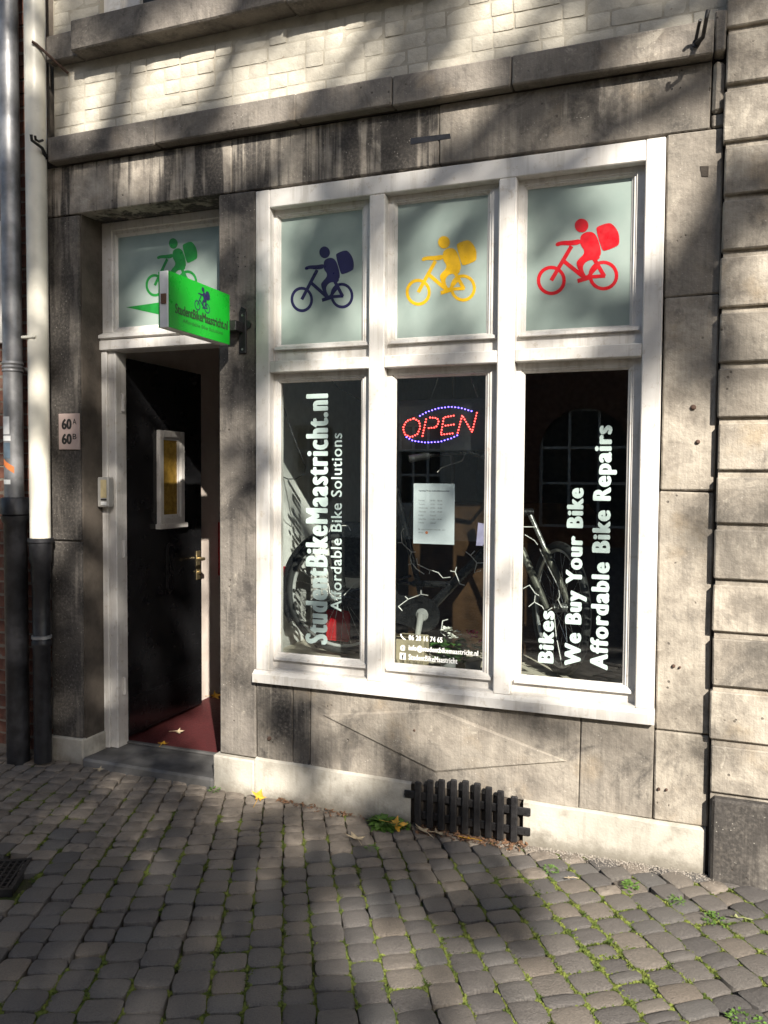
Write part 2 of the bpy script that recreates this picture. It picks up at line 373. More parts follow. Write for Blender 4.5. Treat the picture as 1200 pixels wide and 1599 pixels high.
def bed_material():
    t = NT('mossy_joint_sand'); t.coord()
    n = t.noise(7, 5, 0.6); f = t.noise(160, 4)
    c = t.mix(t.rng(f, 0.3, 0.7), (0.045, 0.038, 0.028, 1), (0.11, 0.092, 0.068, 1))
    c = t.mix(t.math('MULTIPLY', t.rng(n, 0.38, 0.58), 0.75), c, (0.045, 0.07, 0.014, 1))
    t.bump(f, 0.8, 0.01); return t.fin(c, 0.95, 0, 0.2)
M['bed'] = bed_material()
def moss_material():
    t = NT('moss'); t.coord()
    c = t.mix(t.rng(t.noise(30, 4), 0.3, 0.7), (0.045, 0.070, 0.014, 1), (0.155, 0.180, 0.040, 1))
    return t.fin(c, 0.9, 0, 0.2)
M['moss'] = moss_material()

def text_obj(name, s, mat, origin, dx, dy, length, cap, parent=None, bold=(0, 0), depth=0.0005, space=1.0):
    """flat lettering: starts at origin, runs along dx for length, capitals cap high along dy.
    bold = (rx, ry) metres by which strokes are fattened: shifted copies, each a hair proud of the one before"""
    cu = bpy.data.curves.new(name, 'FONT'); cu.body = s; cu.size = 1.0; cu.resolution_u = 3; cu.space_character = space
    ob = bpy.data.objects.new(name, cu); COL.objects.link(ob)
    me = bpy.data.meshes.new_from_object(ob.evaluated_get(bpy.context.evaluated_depsgraph_get()))
    COL.objects.unlink(ob); bpy.data.objects.remove(ob)
    bm = bmesh.new(); bm.from_mesh(me); bpy.data.meshes.remove(me)
    bmesh.ops.remove_doubles(bm, verts=bm.verts, dist=1e-5)
    V = [(v.co.x, v.co.y) for v in bm.verts]; bm.verts.index_update()
    Fc = [[v.index for v in f.verts] for f in bm.faces]
    Ed = [[v.index for v in e.verts] for e in bm.edges if len(e.link_faces) == 1]; bm.free()
    x0, x1 = min(p[0] for p in V), max(p[0] for p in V)
    rx, ry = bold if isinstance(bold, tuple) else (bold, bold)
    kx = (length-2*rx)/(x1-x0); ky = (cap-2*ry)/0.729
    dx, dy, origin = Vector(dx).normalized(), Vector(dy).normalized(), Vector(origin); nrm = dx.cross(dy)
    if rx or ry: offs = [(0, 0), (-1, 0), (1, 0), (-.7, -.7), (.7, .7), (-.7, .7), (.7, -.7), (0, 1), (0, -1), (-.5, 0), (.5, 0)]
    else: offs = [(0, 0)]
    # one mesh per word, so that each word is a part of its own
    iv = sorted((min(V[i][0] for i in f), max(V[i][0] for i in f)) for f in Fc); cuts = []; end = iv[0][1]
    for a, b in iv:
        if a-end > 0.21*max(1, space): cuts.append((a+end)/2)
        end = max(end, b)
    grp = lambda x: sum(x > c for c in cuts)
    obs = []
    for gi in range(len(cuts)+1):
        ids = [i for i, q in enumerate(V) if grp(q[0]) == gi]; mp = {i: k for k, i in enumerate(ids)}
        VV = [V[i] for i in ids]; FF_ = [[mp[i] for i in f] for f in Fc if f[0] in mp]; EE = [[mp[i] for i in e] for e in Ed if e[0] in mp]
        mb_ = MB(); n = len(VV)
        for k, (a, b) in enumerate(offs):
            h = depth + 0.00002*k
            fl = [origin+dx*((x-x0)*kx+rx+a*rx)+dy*(y*ky+ry+b*ry) for x, y in VV]
            mb_.add(fl+[q+nrm*h for q in fl], [tuple(i+n for i in f) for f in FF_]+[(e[0], e[1], e[1]+n, e[0]+n) for e in EE])
        obs.append(mb_.build(name, mat, parent, fix=False))
    return obs[0]

def copy_of(o, parent, matrix=None, loc=None, rotz=None, scale=None):
    c = o.copy(); COL.objects.link(c); c.parent = parent
    if loc is not None: c.location = loc
    if rotz is not None: c.rotation_euler = (0, 0, rotz)
    if scale is not None: c.scale = scale
    return c

# ================================================================ GROUND
ped = MB()
N = 30
xs = [-14 + 34*i/60 for i in range(61)]; ys = [-2.9, 6.0]
for i in range(60):
    a, b = xs[i], xs[i+1]
    ped.add([(a, -40, gz(a)-0.03), (b, -40, gz(b)-0.03), (b, 0.5, gz(b)-0.03), (a, 0.5, gz(a)-0.03)], [(0, 1, 2, 3)])
pavement = ped.build('pavement', M['bed']); pavement['kind'] = 'structure'
far = MB(); far.add([(-150, -150, -0.06), (150, -150, -0.06), (150, 60, -0.06), (-150, 60, -0.06)], [(0, 1, 2, 3)])
fg = far.build('ground', simple('street_setts', (0.12, 0.11, 0.10, 1), 0.8)); fg['kind'] = 'structure'
# the street beyond the pavement, towards the houses opposite
st = MB()
for i in range(60):
    a, b = xs[i], xs[i+1]
    st.add([(a, -40, gz(a)-0.008), (b, -40, gz(b)-0.008), (b, -3.6, gz(b)-0.008), (a, -3.6, gz(a)-0.008)], [(0, 1, 2, 3)])
so_ = st.build('street', simple('street_cobble', (0.115, 0.105, 0.096, 1), 0.8, 0, 0.4, 9)); so_['kind'] = 'structure'

def cobble_mesh(k):
    r = random.Random(100+k); n = 6
    # rounded square outline with worn corners, slightly domed, rough top
    ex = [r.uniform(0.40, 0.62) for _ in range(4)]
    vs = []; idx = {}; CK = (-1, -0.82, -0.35, 0.35, 0.82, 1)
    skew = r.uniform(-0.07, 0.07); tap = r.uniform(-0.08, 0.08)
    for i in range(n):
        for j in range(n):
            a, b = CK[i], CK[j]
            q = 5.0
            k_ = (abs(a)**q+abs(b)**q)**(1/q); mx = max(abs(a), abs(b))
            f = mx/k_ if k_ > 0 else 1
            x, y = a*(0.1+0.9*f), b*(0.1+0.9*f)
            x += skew*y + 0.03*mnoise.noise(Vector((a*5+k*4, b*5, 2))) + 0.05*mnoise.noise(Vector((a*2+k*9, b*2, 1))); y += tap*x*y + 0.05*mnoise.noise(Vector((a*2+k*9, b*2, 7)))
            e = max(abs(a), abs(b))
            z = -0.0048*(e**8) - 0.0010*(a*a+b*b) + 0.0030*mnoise.noise(Vector((a*1.6+k*3.3, b*1.6, 3)))
            idx[i, j] = len(vs); vs.append((x*0.5, y*0.5, z))
    fs = [(idx[i, j], idx[i+1, j], idx[i+1, j+1], idx[i, j+1]) for i in range(n-1) for j in range(n-1)]
    ring = [(i, 0) for i in range(n)] + [(n-1, j) for j in range(1, n)] + [(i, n-1) for i in range(n-2, -1, -1)] + [(0, j) for j in range(n-2, 0, -1)]
    base = len(vs)
    for p in ring:
        x, y, z = vs[idx[p]]; vs.append((x*1.02, y*1.02, -0.045))
    L = len(ring)
    for q in range(L):
        fs.append((idx[ring[q]], base+q, base+(q+1) % L, idx[ring[(q+1) % L]]))
    me = bpy.data.meshes.new('cobblestone'); me.from_pydata(vs, [], fs)
    bm = bmesh.new(); bm.from_mesh(me); bmesh.ops.recalc_face_normals(bm, faces=bm.faces); bm.to_mesh(me); bm.free()
    me.polygons.foreach_set('use_smooth', [True]*len(me.polygons)); me.set_sharp_from_angle(angle=math.radians(65))
    me.materials.append(M['cobble']); return me
CM = [cobble_mesh(k) for k in range(14)]
# courses run in shallow arcs, as laid: polar grid about a far centre
A0 = math.radians(31); RAD = 8.2; ORG = Vector((-0.9, -0.7, 0))
CEN = ORG + RAD*Vector((-math.sin(A0), math.cos(A0), 0))
def gpos(s, t):
    th = A0 + s/RAD
    return CEN + (RAD-t)*Vector((math.sin(th), -math.cos(th), 0)), th
def in_grate(P):
    dx, dy = P.x+2.54, P.y+1.13; c, s_ = math.cos(math.radians(28)), math.sin(math.radians(28))
    return abs(dx*c+dy*s_) < 0.14 and abs(-dx*s_+dy*c) < 0.14
stones = []; joints = []
s = -5.2; WST = 0.108
GR = (at(0, 1352, 0.02, 2), at(57, 1390, 0.02, 2))     # the little drain grate at the frame's left edge
while s < 4.2:
    wst = WST*rnd.uniform(0.88, 1.14); t = -3.4 + rnd.uniform(0, 0.14)
    while t < 3.2:
        ln = 0.096*rnd.uniform(0.80, 1.22)
        if rnd.random() < 0.05: ln *= 0.62
        P, th = gpos(s+wst/2, t+ln/2)
        k = (1-(t+ln/2)/RAD)
        if -6 < P.x < 2.6 and -3.62 < P.y < 0.05 and not in_grate(P):
            stones.append((P, th, wst*k, ln))
            joints.append((s, t, wst, ln))
        t += ln
    s += wst
vis = []
for i, (P, th, a, b) in enumerate(stones):
    u, v, k = pix((P.x, P.y, gz(P.x)))
    on = k > 0.3 and -45 < u < 1245 and v < 1650
    if P.y > -0.0 and P.x > -3.2: on = False
    vis.append((a*b/(k**3) if on else 0, i))
vis.sort(reverse=True)
single = {i for q, i in vis[:300] if q > 0}
rest = MB()
for i, (P, th, a, b) in enumerate(stones):
    me = CM[rnd.randrange(len(CM))]
    g = rnd.uniform(0.002, 0.008)
    sc = (a-g, b-g, rnd.uniform(0.8, 1.15)); rz = th + rnd.uniform(-0.035, 0.035)
    loc = Vector((P.x+rnd.uniform(-.003, .003), P.y+rnd.uniform(-.003, .003), gz(P.x)+rnd.uniform(-0.006, 0.004)))
    tl = (rnd.uniform(-0.03, 0.03), rnd.uniform(-0.03, 0.03))
    if i in single:
        o = bpy.data.objects.new('cobblestone', me); link(o, pavement)
        o.location = loc; o.rotation_euler = (tl[0], tl[1], rz); o.scale = sc
    else:
        mt = Matrix.Translation(loc) @ Matrix.Rotation(rz, 4, 'Z') @ Matrix.Diagonal((*sc, 1))
        rest.add([mt @ v.co for v in me.vertices], [tuple(p.vertices) for p in me.polygons])
ro = rest.build('cobblestones', M['cobble'], pavement, smooth=True, fix=False); ro['kind'] = 'stuff'

# ================================================================ SHOP BUILDING
shop = thing('shop_building', 'old stone shop front with white shop window, open black door and cream brick above', 'building')
def block(name, parent, x0, x1, y0, y1, z0, z1, soot=0.4, streak=0.0, grey=0.3, c=0.006, mat='stone', j=0.0035):
    o = MB().cbox(x0, x1, y0, y1, z0, z1, c, j).build(name, M[mat], parent)
    o.color = (soot, streak, grey, 1); return o
# core wall behind the stones (mortar shows in the joints)
core = MB()
core.box(-3.28, -3.052, 0.015, 0.22, 0, 3.3); core.box(-3.28, 0.6, 0.02, 0.21, 3.012, 3.40)
core.box(-2.19, -1.99, 0.016, 0.22, 0, 3.012); core.box(-1.99, -0.098, 0.016, 0.22, 0, 0.60); core.box(-0.098, 0.6, 0.016, 0.22, 0, 3.012)
core.build('masonry_core', M['gap'], shop)
G = 0.0025
for z0, z1, so1 in ((0.168, 1.252, 0.60), (1.252, 3.002, 0.70)):
    block('stone_block', shop, -3.27, -3.06, 0, 0.20, z0+G, z1-G, so1, 0.35, 0.9)
for x0, x1, so1, sk in ((-3.27, -2.12, 0.74, 0.95), (-2.12, -1.06, 0.58, 0.8), (-1.06, 0.062, 0.44, 0.55)):
    block('stone_block', shop, x0+G, x1-G, 0, 0.20, 3.002+G, 3.262, so1, sk, 0.4, 0.004)
block('stone_block', shop, 0.066, 0.108, -0.012, 0.20, 3.06, 3.255, 0.30, 0.2, 0.2, 0.012)
block('stone_block', shop, 0.066, 0.108, 0.004, 0.20, 3.002+G, 3.056, 0.42, 0.2, 0.2)
block('stone_block', shop, -2.195, -1.985, 0, 0.20, 0.2+G, 3.002-G, 0.50, 0.35, 0.85)
for z0, z1, so1, wm in ((0.19, 0.568, 0.34, 0.0), (0.568, 1.562, 0.32, 0.05), (1.562, 2.349, 0.30, 0.1), (2.349, 3.002, 0.40, 0.25)):
    block('stone_block', shop, -0.1005, 0.108, 0.001, 0.20, z0+G, z1-G, so1, 0.2, wm)
for x0, x1, so1 in ((-1.983, -1.781, 0.56), (-1.781, -1.686, 0.52), (-1.686, -0.405, 0.40), (-0.405, -0.104, 0.46)):
    block('stone_block', shop, x0+G, x1-G, 0.002, 0.20, 0.19, 0.598, so1, 0.4, 0.3, 0.004)
# carved lozenge on the panel
D4 = [(-1.627, 0.468), (-1.045, 0.559), (-0.446, 0.388), (-1.051, 0.255)]
lz = MB()
cx, cz = sum(p[0] for p in D4)/4, sum(p[1] for p in D4)/4
inn = [(cx+(x-cx)*0.955, cz+(z-cz)*0.90) for x, z in D4]
lz.add([(x, 0.004, z) for x, z in D4]+[(x, -0.007, z) for x, z in inn], [(4, 5, 6, 7)]+[(i, (i+1) % 4, (i+1) % 4+4, i+4) for i in range(4)])
o = lz.build('carved_lozenge', M['stone'], shop); o.color = (0.38, 0.2, 0.2, 1)
# rendered skirting along the pavement
for x0, x1, y0, z0, z1 in ((-3.288, -3.045, -0.016, 0.0, 0.172), (-2.222, -1.986, -0.022, 0.0, 0.198)):
    block('plinth_block', shop, x0, x1, y0, 0.19, z0, z1, mat='plinth', c=0.008, j=0.003)
pl = MB(); n = 14
for i in range(n):       # top edge dips towards the right, slightly wavy
    pass
xsn = [-1.983 + i*(0.104+1.983)/28 for i in range(29)]
top = [0.212-0.027*(x+1.983)/2.087+0.004*mnoise.noise(Vector((x*5, 0, 0))) for x in xsn]
skip = lambda x: -1.135 < x < -0.665
vs = []; fs = []
for x, z in zip(xsn, top):
    yy = -0.013+0.003*mnoise.noise(Vector((x*4, 3, 0)))
    vs += [(x, yy, -0.02), (x, yy, z-0.008), (x, yy+0.010, z), (x, 0.05, z)]
for i in range(28):
    for k in range(3):
        a = i*4+k
        z_hole = skip((xsn[i]+xsn[i+1])/2) and k < 3
        if not z_hole: fs.append((a, a+4, a+5, a+1))
pl.add(vs, fs); pl.build('plinth_skirting', M['plinth'], shop, smooth=True)
# string course
sc_ = MB().box(-3.2, 0.05, 0.0, 0.2, 3.268, 3.39).build('string_course', M['gap'], shop)
xj = [-3.212, -2.529, -1.744, -1.265, -0.727, 0.064]
for i in range(5):
    block('stone_block', sc_, xj[i]+G, xj[i+1]-G, -0.060+rnd.uniform(-.003, .003), 0.05, 3.270+rnd.uniform(-.003, .003), 3.397, [0.40, 0.40, 0.36, 0.36, 0.36][i], 0.0, [0.95, 0.85, 0.9, 0.8, 0.55][i], 0.006)
block('stone_block', sc_, 0.068, 0.108, -0.052, 0.05, 3.272, 3.425, 0.30, 0, 0.3, 0.006)
# sill band under the upper windows
sb = MB().box(-3.2, -0.9, 0.0, 0.2, 3.80, 3.92).build('upper_sill_band', M['gap'], shop)
for x0, x1, y0, z0, z1 in ((-3.212, -3.0, -0.055, 3.79, 3.925), (-3.0, -1.765, -0.115, 3.785, 3.935), (-1.76, -0.95, -0.115, 3.778, 3.935)):
    block('stone_block', sb, x0, x1-G, y0, 0.05, z0, z1, 0.42, 0, 0.95, 0.007)
# cream painted brickwork
bw = MB(); bw.box(-3.215, 0.112, 0.006, 0.21, 3.395, 3.80); bw.box(-3.215, -2.91, 0.006, 0.21, 3.80, 9.0); bw.box(-1.5, 0.112, 0.006, 0.21, 3.80, 9.0)
bw.box(-2.91, -1.5, 0.006, 0.21, 3.80, 3.93); bw.box(-2.91, -1.5, 0.006, 0.21, 5.4, 9.0)
bw.v = [(x, y if y > 0.1 else 0.0045, z) for x, y, z in bw.v]
brickwall = bw.build('painted_brick_wall', M['mortar'], shop)
def brick_mesh(k, L, H, mat, amp=0.0019, dep=0.03):
    r = random.Random(k); vs = []; nx, nz = 6, 3
    for i in range(nx+1):
        for j in range(nz+1):
            a, b = i/nx, j/nz
            e = (i in (0, nx)) + (j in (0, nz))
            q = Vector((a*L*22+k*5, b*H*22, k))
            x = -L/2+L*a + amp*mnoise.noise(q); z = -H/2+H*b + amp*1.1*mnoise.noise(q+Vector((0, 9, 0)))
            if e == 2: x *= 0.985; z *= 0.94
            y = (0.0032 if e else 0) + amp*0.9*mnoise.noise(q+Vector((5, 0, 4)))
            vs.append((x, y, z))
    ix = lambda i, j: i*(nz+1)+j
    fs = [(ix(i, j), ix(i+1, j), ix(i+1, j+1), ix(i, j+1)) for i in range(nx) for j in range(nz)]
    ring = [(i, 0) for i in range(nx+1)]+[(nx, j) for j in range(1, nz+1)]+[(i, nz) for i in range(nx-1, -1, -1)]+[(0, j) for j in range(nz-1, 0, -1)]
    b0 = len(vs); Lr = len(ring)
    for p in ring: x, y, z = vs[ix(*p)]; vs.append((x, dep, z))
    for q in range(Lr): fs.append((ix(*ring[q]), ix(*ring[(q+1) % Lr]), b0+(q+1) % Lr, b0+q))
    me = bpy.data.meshes.new('brick'); me.from_pydata(vs, [], fs)
    bm = bmesh.new(); bm.from_mesh(me); bmesh.ops.recalc_face_normals(bm, faces=bm.faces); bm.to_mesh(me); bm.free()
    me.polygons.foreach_set('use_smooth', [True]*len(me.polygons)); me.set_sharp_from_angle(angle=math.radians(70))
    me.materials.append(M[mat]); return me
BL, BS, BH = 0.195, 0.088, 0.0615; CR = 0.0675
cm_l = [brick_mesh(k, BL, BH, 'cream') for k in range(8)]; cm_s = [brick_mesh(20+k, BS, BH, 'cream') for k in range(6)]
def lay(parent, x0, x1, z0, z1, ml, ms, yf, course=CR, off=0, jit=1.0, joint=0.008, solid=None):
    z = z0; row = off
    while z+BH < z1+0.02:
        x = x0 + (0.0 if row % 2 else -0.10); alt = 0
        while x < x1:
            long_ = (alt % 2 == 0) if rnd.random() < 0.85 else (alt % 2 == 1); alt += 1
            L = BL if long_ else BS
            me = rnd.choice(ml if long_ else ms)
            a, b = max(x, x0), min(x+L, x1)
            if b-a > 0.025:
                kx = (b-a)/L
                P = ((a+b)/2, yf+rnd.uniform(-0.0025, 0.0025)*jit, z+BH/2+rnd.uniform(-.002, .002)*jit)
                u, v, k = pix(P)
                if -40 < u < 1240 and -60 < v < 1640 and (solid is None or not solid(P)):
                    o = bpy.data.objects.new('brick', me); link(o, parent); o.location = P
                    o.scale = (kx, 1, 1); o.rotation_euler = (0, rnd.uniform(-.006, .006)*jit, 0)
            x += L+joint
        z += course; row += 1
lay(brickwall, -3.21, 0.105, 3.402, 3.775, cm_l, cm_s, 0.0)
lay(brickwall, -3.21, -2.915, 3.935, 4.3, cm_l, cm_s, 0.0, off=1)
lay(brickwall, -0.945, 0.105, 3.402+6*CR, 4.25, cm_l, cm_s, 0.0, off=1)
lay(brickwall, -1.495, -0.945, 3.94, 4.25, cm_l, cm_s, 0.0, off=1)
# upper window that just shows over the sill
uw = MB(); uw.box(-2.905, -2.80, 0.03, 0.10, 3.936, 5.4); uw.box(-2.80, -2.70, 0.055, 0.11, 3.936, 5.4); uw.box(-1.60, -1.505, 0.03, 0.10, 3.936, 5.4); uw.box(-2.70, -1.60, 0.055, 0.11, 3.936, 3.985)
upw = uw.build('upper_window', M['paint'], shop)
MB().box(-2.70, -1.60, 0.085, 0.089, 3.98, 5.4).build('pane', M['dkglass'], upw)

# old fixings left in the stone, and dark pieces put in for holes
for u, v, r in ((1090, 690, 0.010), (1083, 636, 0.012), (1052, 1040, 0.008), (1062, 1042, 0.005), (421, 1153, 0.011), (648, 1140, 0.008), (1029, 1232, 0.007), (1041, 1233, 0.006)):
    P = at(u, v, 0.0); MB().lathe([(r, 0.004), (r*0.9, -0.006), (r*0.5, -0.010)], P, 'Y', 9).build('bolt_stub', M['rust'], shop, smooth=True)
for u, v in ((372, 402), (383, 401), (373, 416), (384, 416), (1047, 110), (1065, 110), (1050, 139), (1063, 137), (374, 396), (360, 430)):
    P = at(u, v, 0.0); MB().lathe([(0.0032, 0.002), (0.0028, -0.003)], P, 'Y', 7).build('nail_mark', M['iron'], shop)  # dark iron studs; the first four stand in for shaded nail holes
a_, b_ = at(641, 222, 0), at(704, 218, 0)
MB().cbox(a_.x, b_.x, -0.0015, 0.01, a_.z-0.008, a_.z+0.016, 0.001, 0.004).build('dark_slot_block', M['cast'], shop)  # shade of a slot in the lintel, put in as a dark block
P = at(1101, 268, 0); MB().cbox(P.x-0.015, P.x+0.015, -0.002, 0.01, P.z-0.020, P.z+0.020, 0.001, 0.004).build('dark_hole_block', M['gap'], shop)  # shade of a square hole, put in as a dark block

# ---- the white shop window
win = thing('shop_window', None, None); del_keys = [k for k in win.keys()]
win.parent = shop
XO = [(-1.905, -1.389), (-1.312, -0.786), (-0.708, -0.182)]           # openings in the outer frame
XP = [(-1.8775, -1.451), (-1.2735, -0.850), (-0.673, -0.238)]         # panes
ZU, ZL = (2.170, 2.904), (0.664, 2.115); PU, PL = (2.258, 2.867), (0.737, 2.072)
fr = MB(); yf, yb = -0.012, 0.14
fr.cbox(-1.980, -1.905, yf, yb, 0.655, 2.990, 0.004); fr.cbox(-0.182, -0.105, yf, yb, 0.655, 2.990, 0.004)
fr.cbox(-1.905, -0.182, yf+.001, yb, 2.904, 2.989, 0.004)
for x0, x1 in ((-1.389, -1.312), (-0.786, -0.708)): fr.cbox(x0, x1, yf+.0005, yb, 0.655, 2.904, 0.005)
for x0, x1 in XO:
    fr.cbox(x0, x1, yf+.002, yb, 2.115, 2.170, 0.004); fr.box(x0, x1, yf+.004, yb, 0.655, 0.664)
fr.build('frame', M['paint'], win)
sl_ = MB(); sl_.add([(-1.987, -0.035, 0.598), (-0.102, -0.035, 0.598), (-0.102, -0.035, 0.640), (-1.987, -0.035, 0.640),
                   (-1.987, -0.013, 0.656), (-0.102, -0.013, 0.656), (-0.102, 0.15, 0.656), (-1.987, 0.15, 0.656), (-0.102, 0.15, 0.598), (-1.987, 0.15, 0.598)],
                  [(0, 1, 2, 3), (3, 2, 5, 4), (4, 5, 6, 7), (0, 9, 8, 1), (0, 3, 4, 7, 9), (1, 8, 6, 5, 2)])
sl_.build('sill', M['paint'], win)
def sash(parent, xo, zo, xp, zp, y0, yp, sloped):
    """outer step, then a moulded inner bead round the pane"""
    s_ = MB()
    x0, x1 = xo; z0, z1 = zo; a0, a1 = xp; b0, b1 = zp
    rings = [((x0, x1, z0, z1), y0), ((x0+.008, x1-.008, z0+.008 if not sloped else z0+.010, z1-.006), y0),
             (None, 0), (None, 0)]
    def ring(k):
        return (x0+(a0-x0)*k, x1+(a1-x1)*k, z0+(b0-z0)*k, z1+(b1-z1)*k)
    prof = [(0.0, y0), (0.62, y0), (0.66, y0+0.006), (0.80, y0+0.006), (0.84, y0+0.012), (1.0, yp-0.003), (1.0, yp+0.004)]
    vs = []; fs = []
    for k, y in prof:
        q = ring(k); vs += [(q[0], y, q[2]), (q[1], y, q[2]), (q[1], y, q[3]), (q[0], y, q[3])]
    for i in range(len(prof)-1):
        for k in range(4): fs.append((i*4+k, i*4+(k+1) % 4, (i+1)*4+(k+1) % 4, (i+1)*4+k))
    s_.add(vs, fs)
    o = s_.build('sash', M['paint'], parent, fix=True)
    # weather bead at the foot
    MBb = MB(); MBb.add([(x0+.012, y0-0.022, b0-0.030), (x1-.012, y0-0.022, b0-0.030), (x1-.012, y0-0.020, b0-0.018), (x0+.012, y0-0.020, b0-0.018),
                        (x1-.016, y0+0.010, b0-0.004), (x0+.016, y0+0.010, b0-0.004), (x1-.012, y0+0.004, b0-0.032), (x0+.012, y0+0.004, b0-0.032)],
                       [(0, 1, 2, 3), (3, 2, 4, 5), (0, 7, 6, 1), (0, 3, 5, 7), (1, 6, 4, 2)])
    MBb.build('weather_bead', M['paint'], parent); return o
for (xo, xp) in zip(XO, XP):
    sash(win, xo, ZU, xp, PU, 0.038, 0.060, True); sash(win, xo, ZL, xp, PL, 0.038, 0.060, False)
    o = MB().box(xp[0]-.006, xp[1]+.006, 0.060, 0.064, PU[0]-.006, PU[1]+.006).build('frosted_pane', M['frost'], win)
    MB().box(xp[0]-.006, xp[1]+.006, 0.060, 0.064, PL[0]-.006, PL[1]+.006).build('pane', M['glass'], win)

# ---- doorway
dw = thing('doorway', None, None); dw.parent = shop
df = MB()
df.cbox(-3.075, -3.018, 0.165, 0.26, 0.075, 2.30, 0.004); df.cbox(-3.020, -2.968, 0.178, 0.27, 0.075, 2.30, 0.004)
df.cbox(-3.075, -2.985, 0.178, 0.26, 2.40, 3.003, 0.004); df.cbox(-2.985, -2.185, 0.178, 0.26, 2.955, 3.003, 0.004)
df.cbox(-2.36+.14, -2.185, 0.178, 0.26, 0.075, 3.0, 0.004)
df.build('frame', M['paint'], dw)
tb = MB()      # moulded transom bar: profile swept along x
prof = [(0.26, 2.298), (0.165, 2.298), (0.150, 2.306), (0.150, 2.352), (0.160, 2.360), (0.140, 2.368), (0.140, 2.384), (0.168, 2.396), (0.178, 2.402), (0.26, 2.402)]
tb.add([(x, y, z) for x in (-3.06, -2.19) for y, z in prof], [tuple(range(9, -1, -1)), tuple(range(10, 20))]+[(i, (i+1) % 10, (i+1) % 10+10, i+10) for i in range(10)])
tb.build('transom_bar', M['paint'], dw)
ts = MB(); xo, xp_ = (-2.985, -2.19), (-2.962, -2.21); zo, zp = (2.402, 2.955), (2.432, 2.922)
vs = []; fs = []
for k, y in ((0, 0.186), (0.55, 0.186), (0.6, 0.192), (1.0, 0.200), (1.0, 0.206)):
    q = (xo[0]+(xp_[0]-xo[0])*k, xo[1]+(xp_[1]-xo[1])*k, zo[0]+(zp[0]-zo[0])*k, zo[1]+(zp[1]-zo[1])*k)
    vs += [(q[0], y, q[2]), (q[1], y, q[2]), (q[1], y, q[3]), (q[0], y, q[3])]
for i in range(4):
    for k in range(4): fs.append((i*4+k, i*4+(k+1) % 4, (i+1)*4+(k+1) % 4, (i+1)*4+k))
ts.add(vs, fs); ts.build('transom_sash', M['paint'], dw)
MB().box(xp_[0]-.005, xp_[1]+.005, 0.202, 0.206, zp[0]-.005, zp[1]+.005).build('frosted_pane', M['frost'], dw)
for z in (2.02, 1.20, 0.42):
    MB().lathe([(0.009, -0.05), (0.011, -0.048), (0.011, 0.048), (0.009, 0.05)], (-2.962, 0.232, z), 'Z', 10).build('hinge', M['paint'], dw, smooth=True)
step = MB(); step.cbox(-3.04, -2.215, -0.035, 0.30, 0.0, 0.078, 0.012, 0.002); step.build('doorstep', M['mat'], dw)
MB().cbox(-2.99, -2.2, 0.255, 0.285, 0.078, 0.092, 0.004).build('threshold', M['mat'], dw)
# ---- the open door, swung into the hallway
door = MB().cbox(-3.026, -2.985, 0.245, 1.045, 0.105, 2.278, 0.003).build('open_door', M['door'], shop)
door['label'] = 'black door standing wide open into the hallway'
XD = -2.985
w2 = MB()
for y0, y1, z0, z1 in ((0.565, 0.605, 1.30, 1.888), (0.782, 0.822, 1.30, 1.888), (0.605, 0.782, 1.846, 1.888), (0.605, 0.782, 1.318, 1.360)):
    w2.cbox(XD-.002, XD+0.026, y0, y1, z0, z1, 0.004)
w2.cbox(XD-.002, XD+0.040, 0.552, 0.835, 1.290, 1.322, 0.004)
w2.build('door_window_frame', M['paint'], door)
for y0, y1, z0, z1 in ((0.605, 0.622, 1.36, 1.846), (0.765, 0.782, 1.36, 1.846), (0.622, 0.765, 1.830, 1.846), (0.622, 0.765, 1.360, 1.378)):
    pass
w3 = MB()
for y0, y1, z0, z1 in ((0.605, 0.620, 1.36, 1.846), (0.767, 0.782, 1.36, 1.846), (0.620, 0.767, 1.832, 1.846), (0.620, 0.767, 1.360, 1.376)): w3.box(XD, XD+0.012, y0, y1, z0, z1)
w3.build('glazing_bead', M['paint'], door)
MB().box(XD, XD+0.004, 0.620, 0.767, 1.376, 1.832).build('amber_pane', M['amber'], door)
lp = MB(); pts = []
for k in range(17):
    a = PI*k/16; pts.append((0.69+0.034*math.cos(a), 1.165+0.034*math.sin(a)))
for k in range(17):
    a = PI+PI*k/16; pts.append((0.69+0.034*math.cos(a), 0.925+0.034*math.sin(a)))
lp.prism(pts, lambda a, b, h: (XD+h, a, b), 0.0, 0.010); lp.build('letter_plate', M['iron'], door)
lp2 = MB(); lp2.prism([(0.69+(a-0.69)*.55, 1.045+(b-1.045)*.88) for a, b in pts], lambda a, b, h: (XD+h, a, b), 0.010, 0.016); lp2.build('letter_flap', M['door'], door)
MB().cbox(XD, XD+0.008, 0.975, 1.022, 0.935, 1.125, 0.003).build('lock_plate', M['brass'], door)
MB().tube([(XD+.005, 1.0, 1.075), (XD+.05, 1.0, 1.075), (XD+.058, 0.985, 1.075), (XD+.058, 0.90, 1.073)], 0.009, 10).build('handle', M['brass'], door, smooth=True)
MB().lathe([(0.013, 0), (0.013, 0.012), (0.009, 0.014)], (XD+.006, 1.0, 0.985), 'X', 14).build('lock_cylinder', M['brass'], door, smooth=True)
MB().cbox(XD, XD+0.006, 0.29, 1.03, 0.125, 0.335, 0.003).build('kick_plate', M['door'], door)

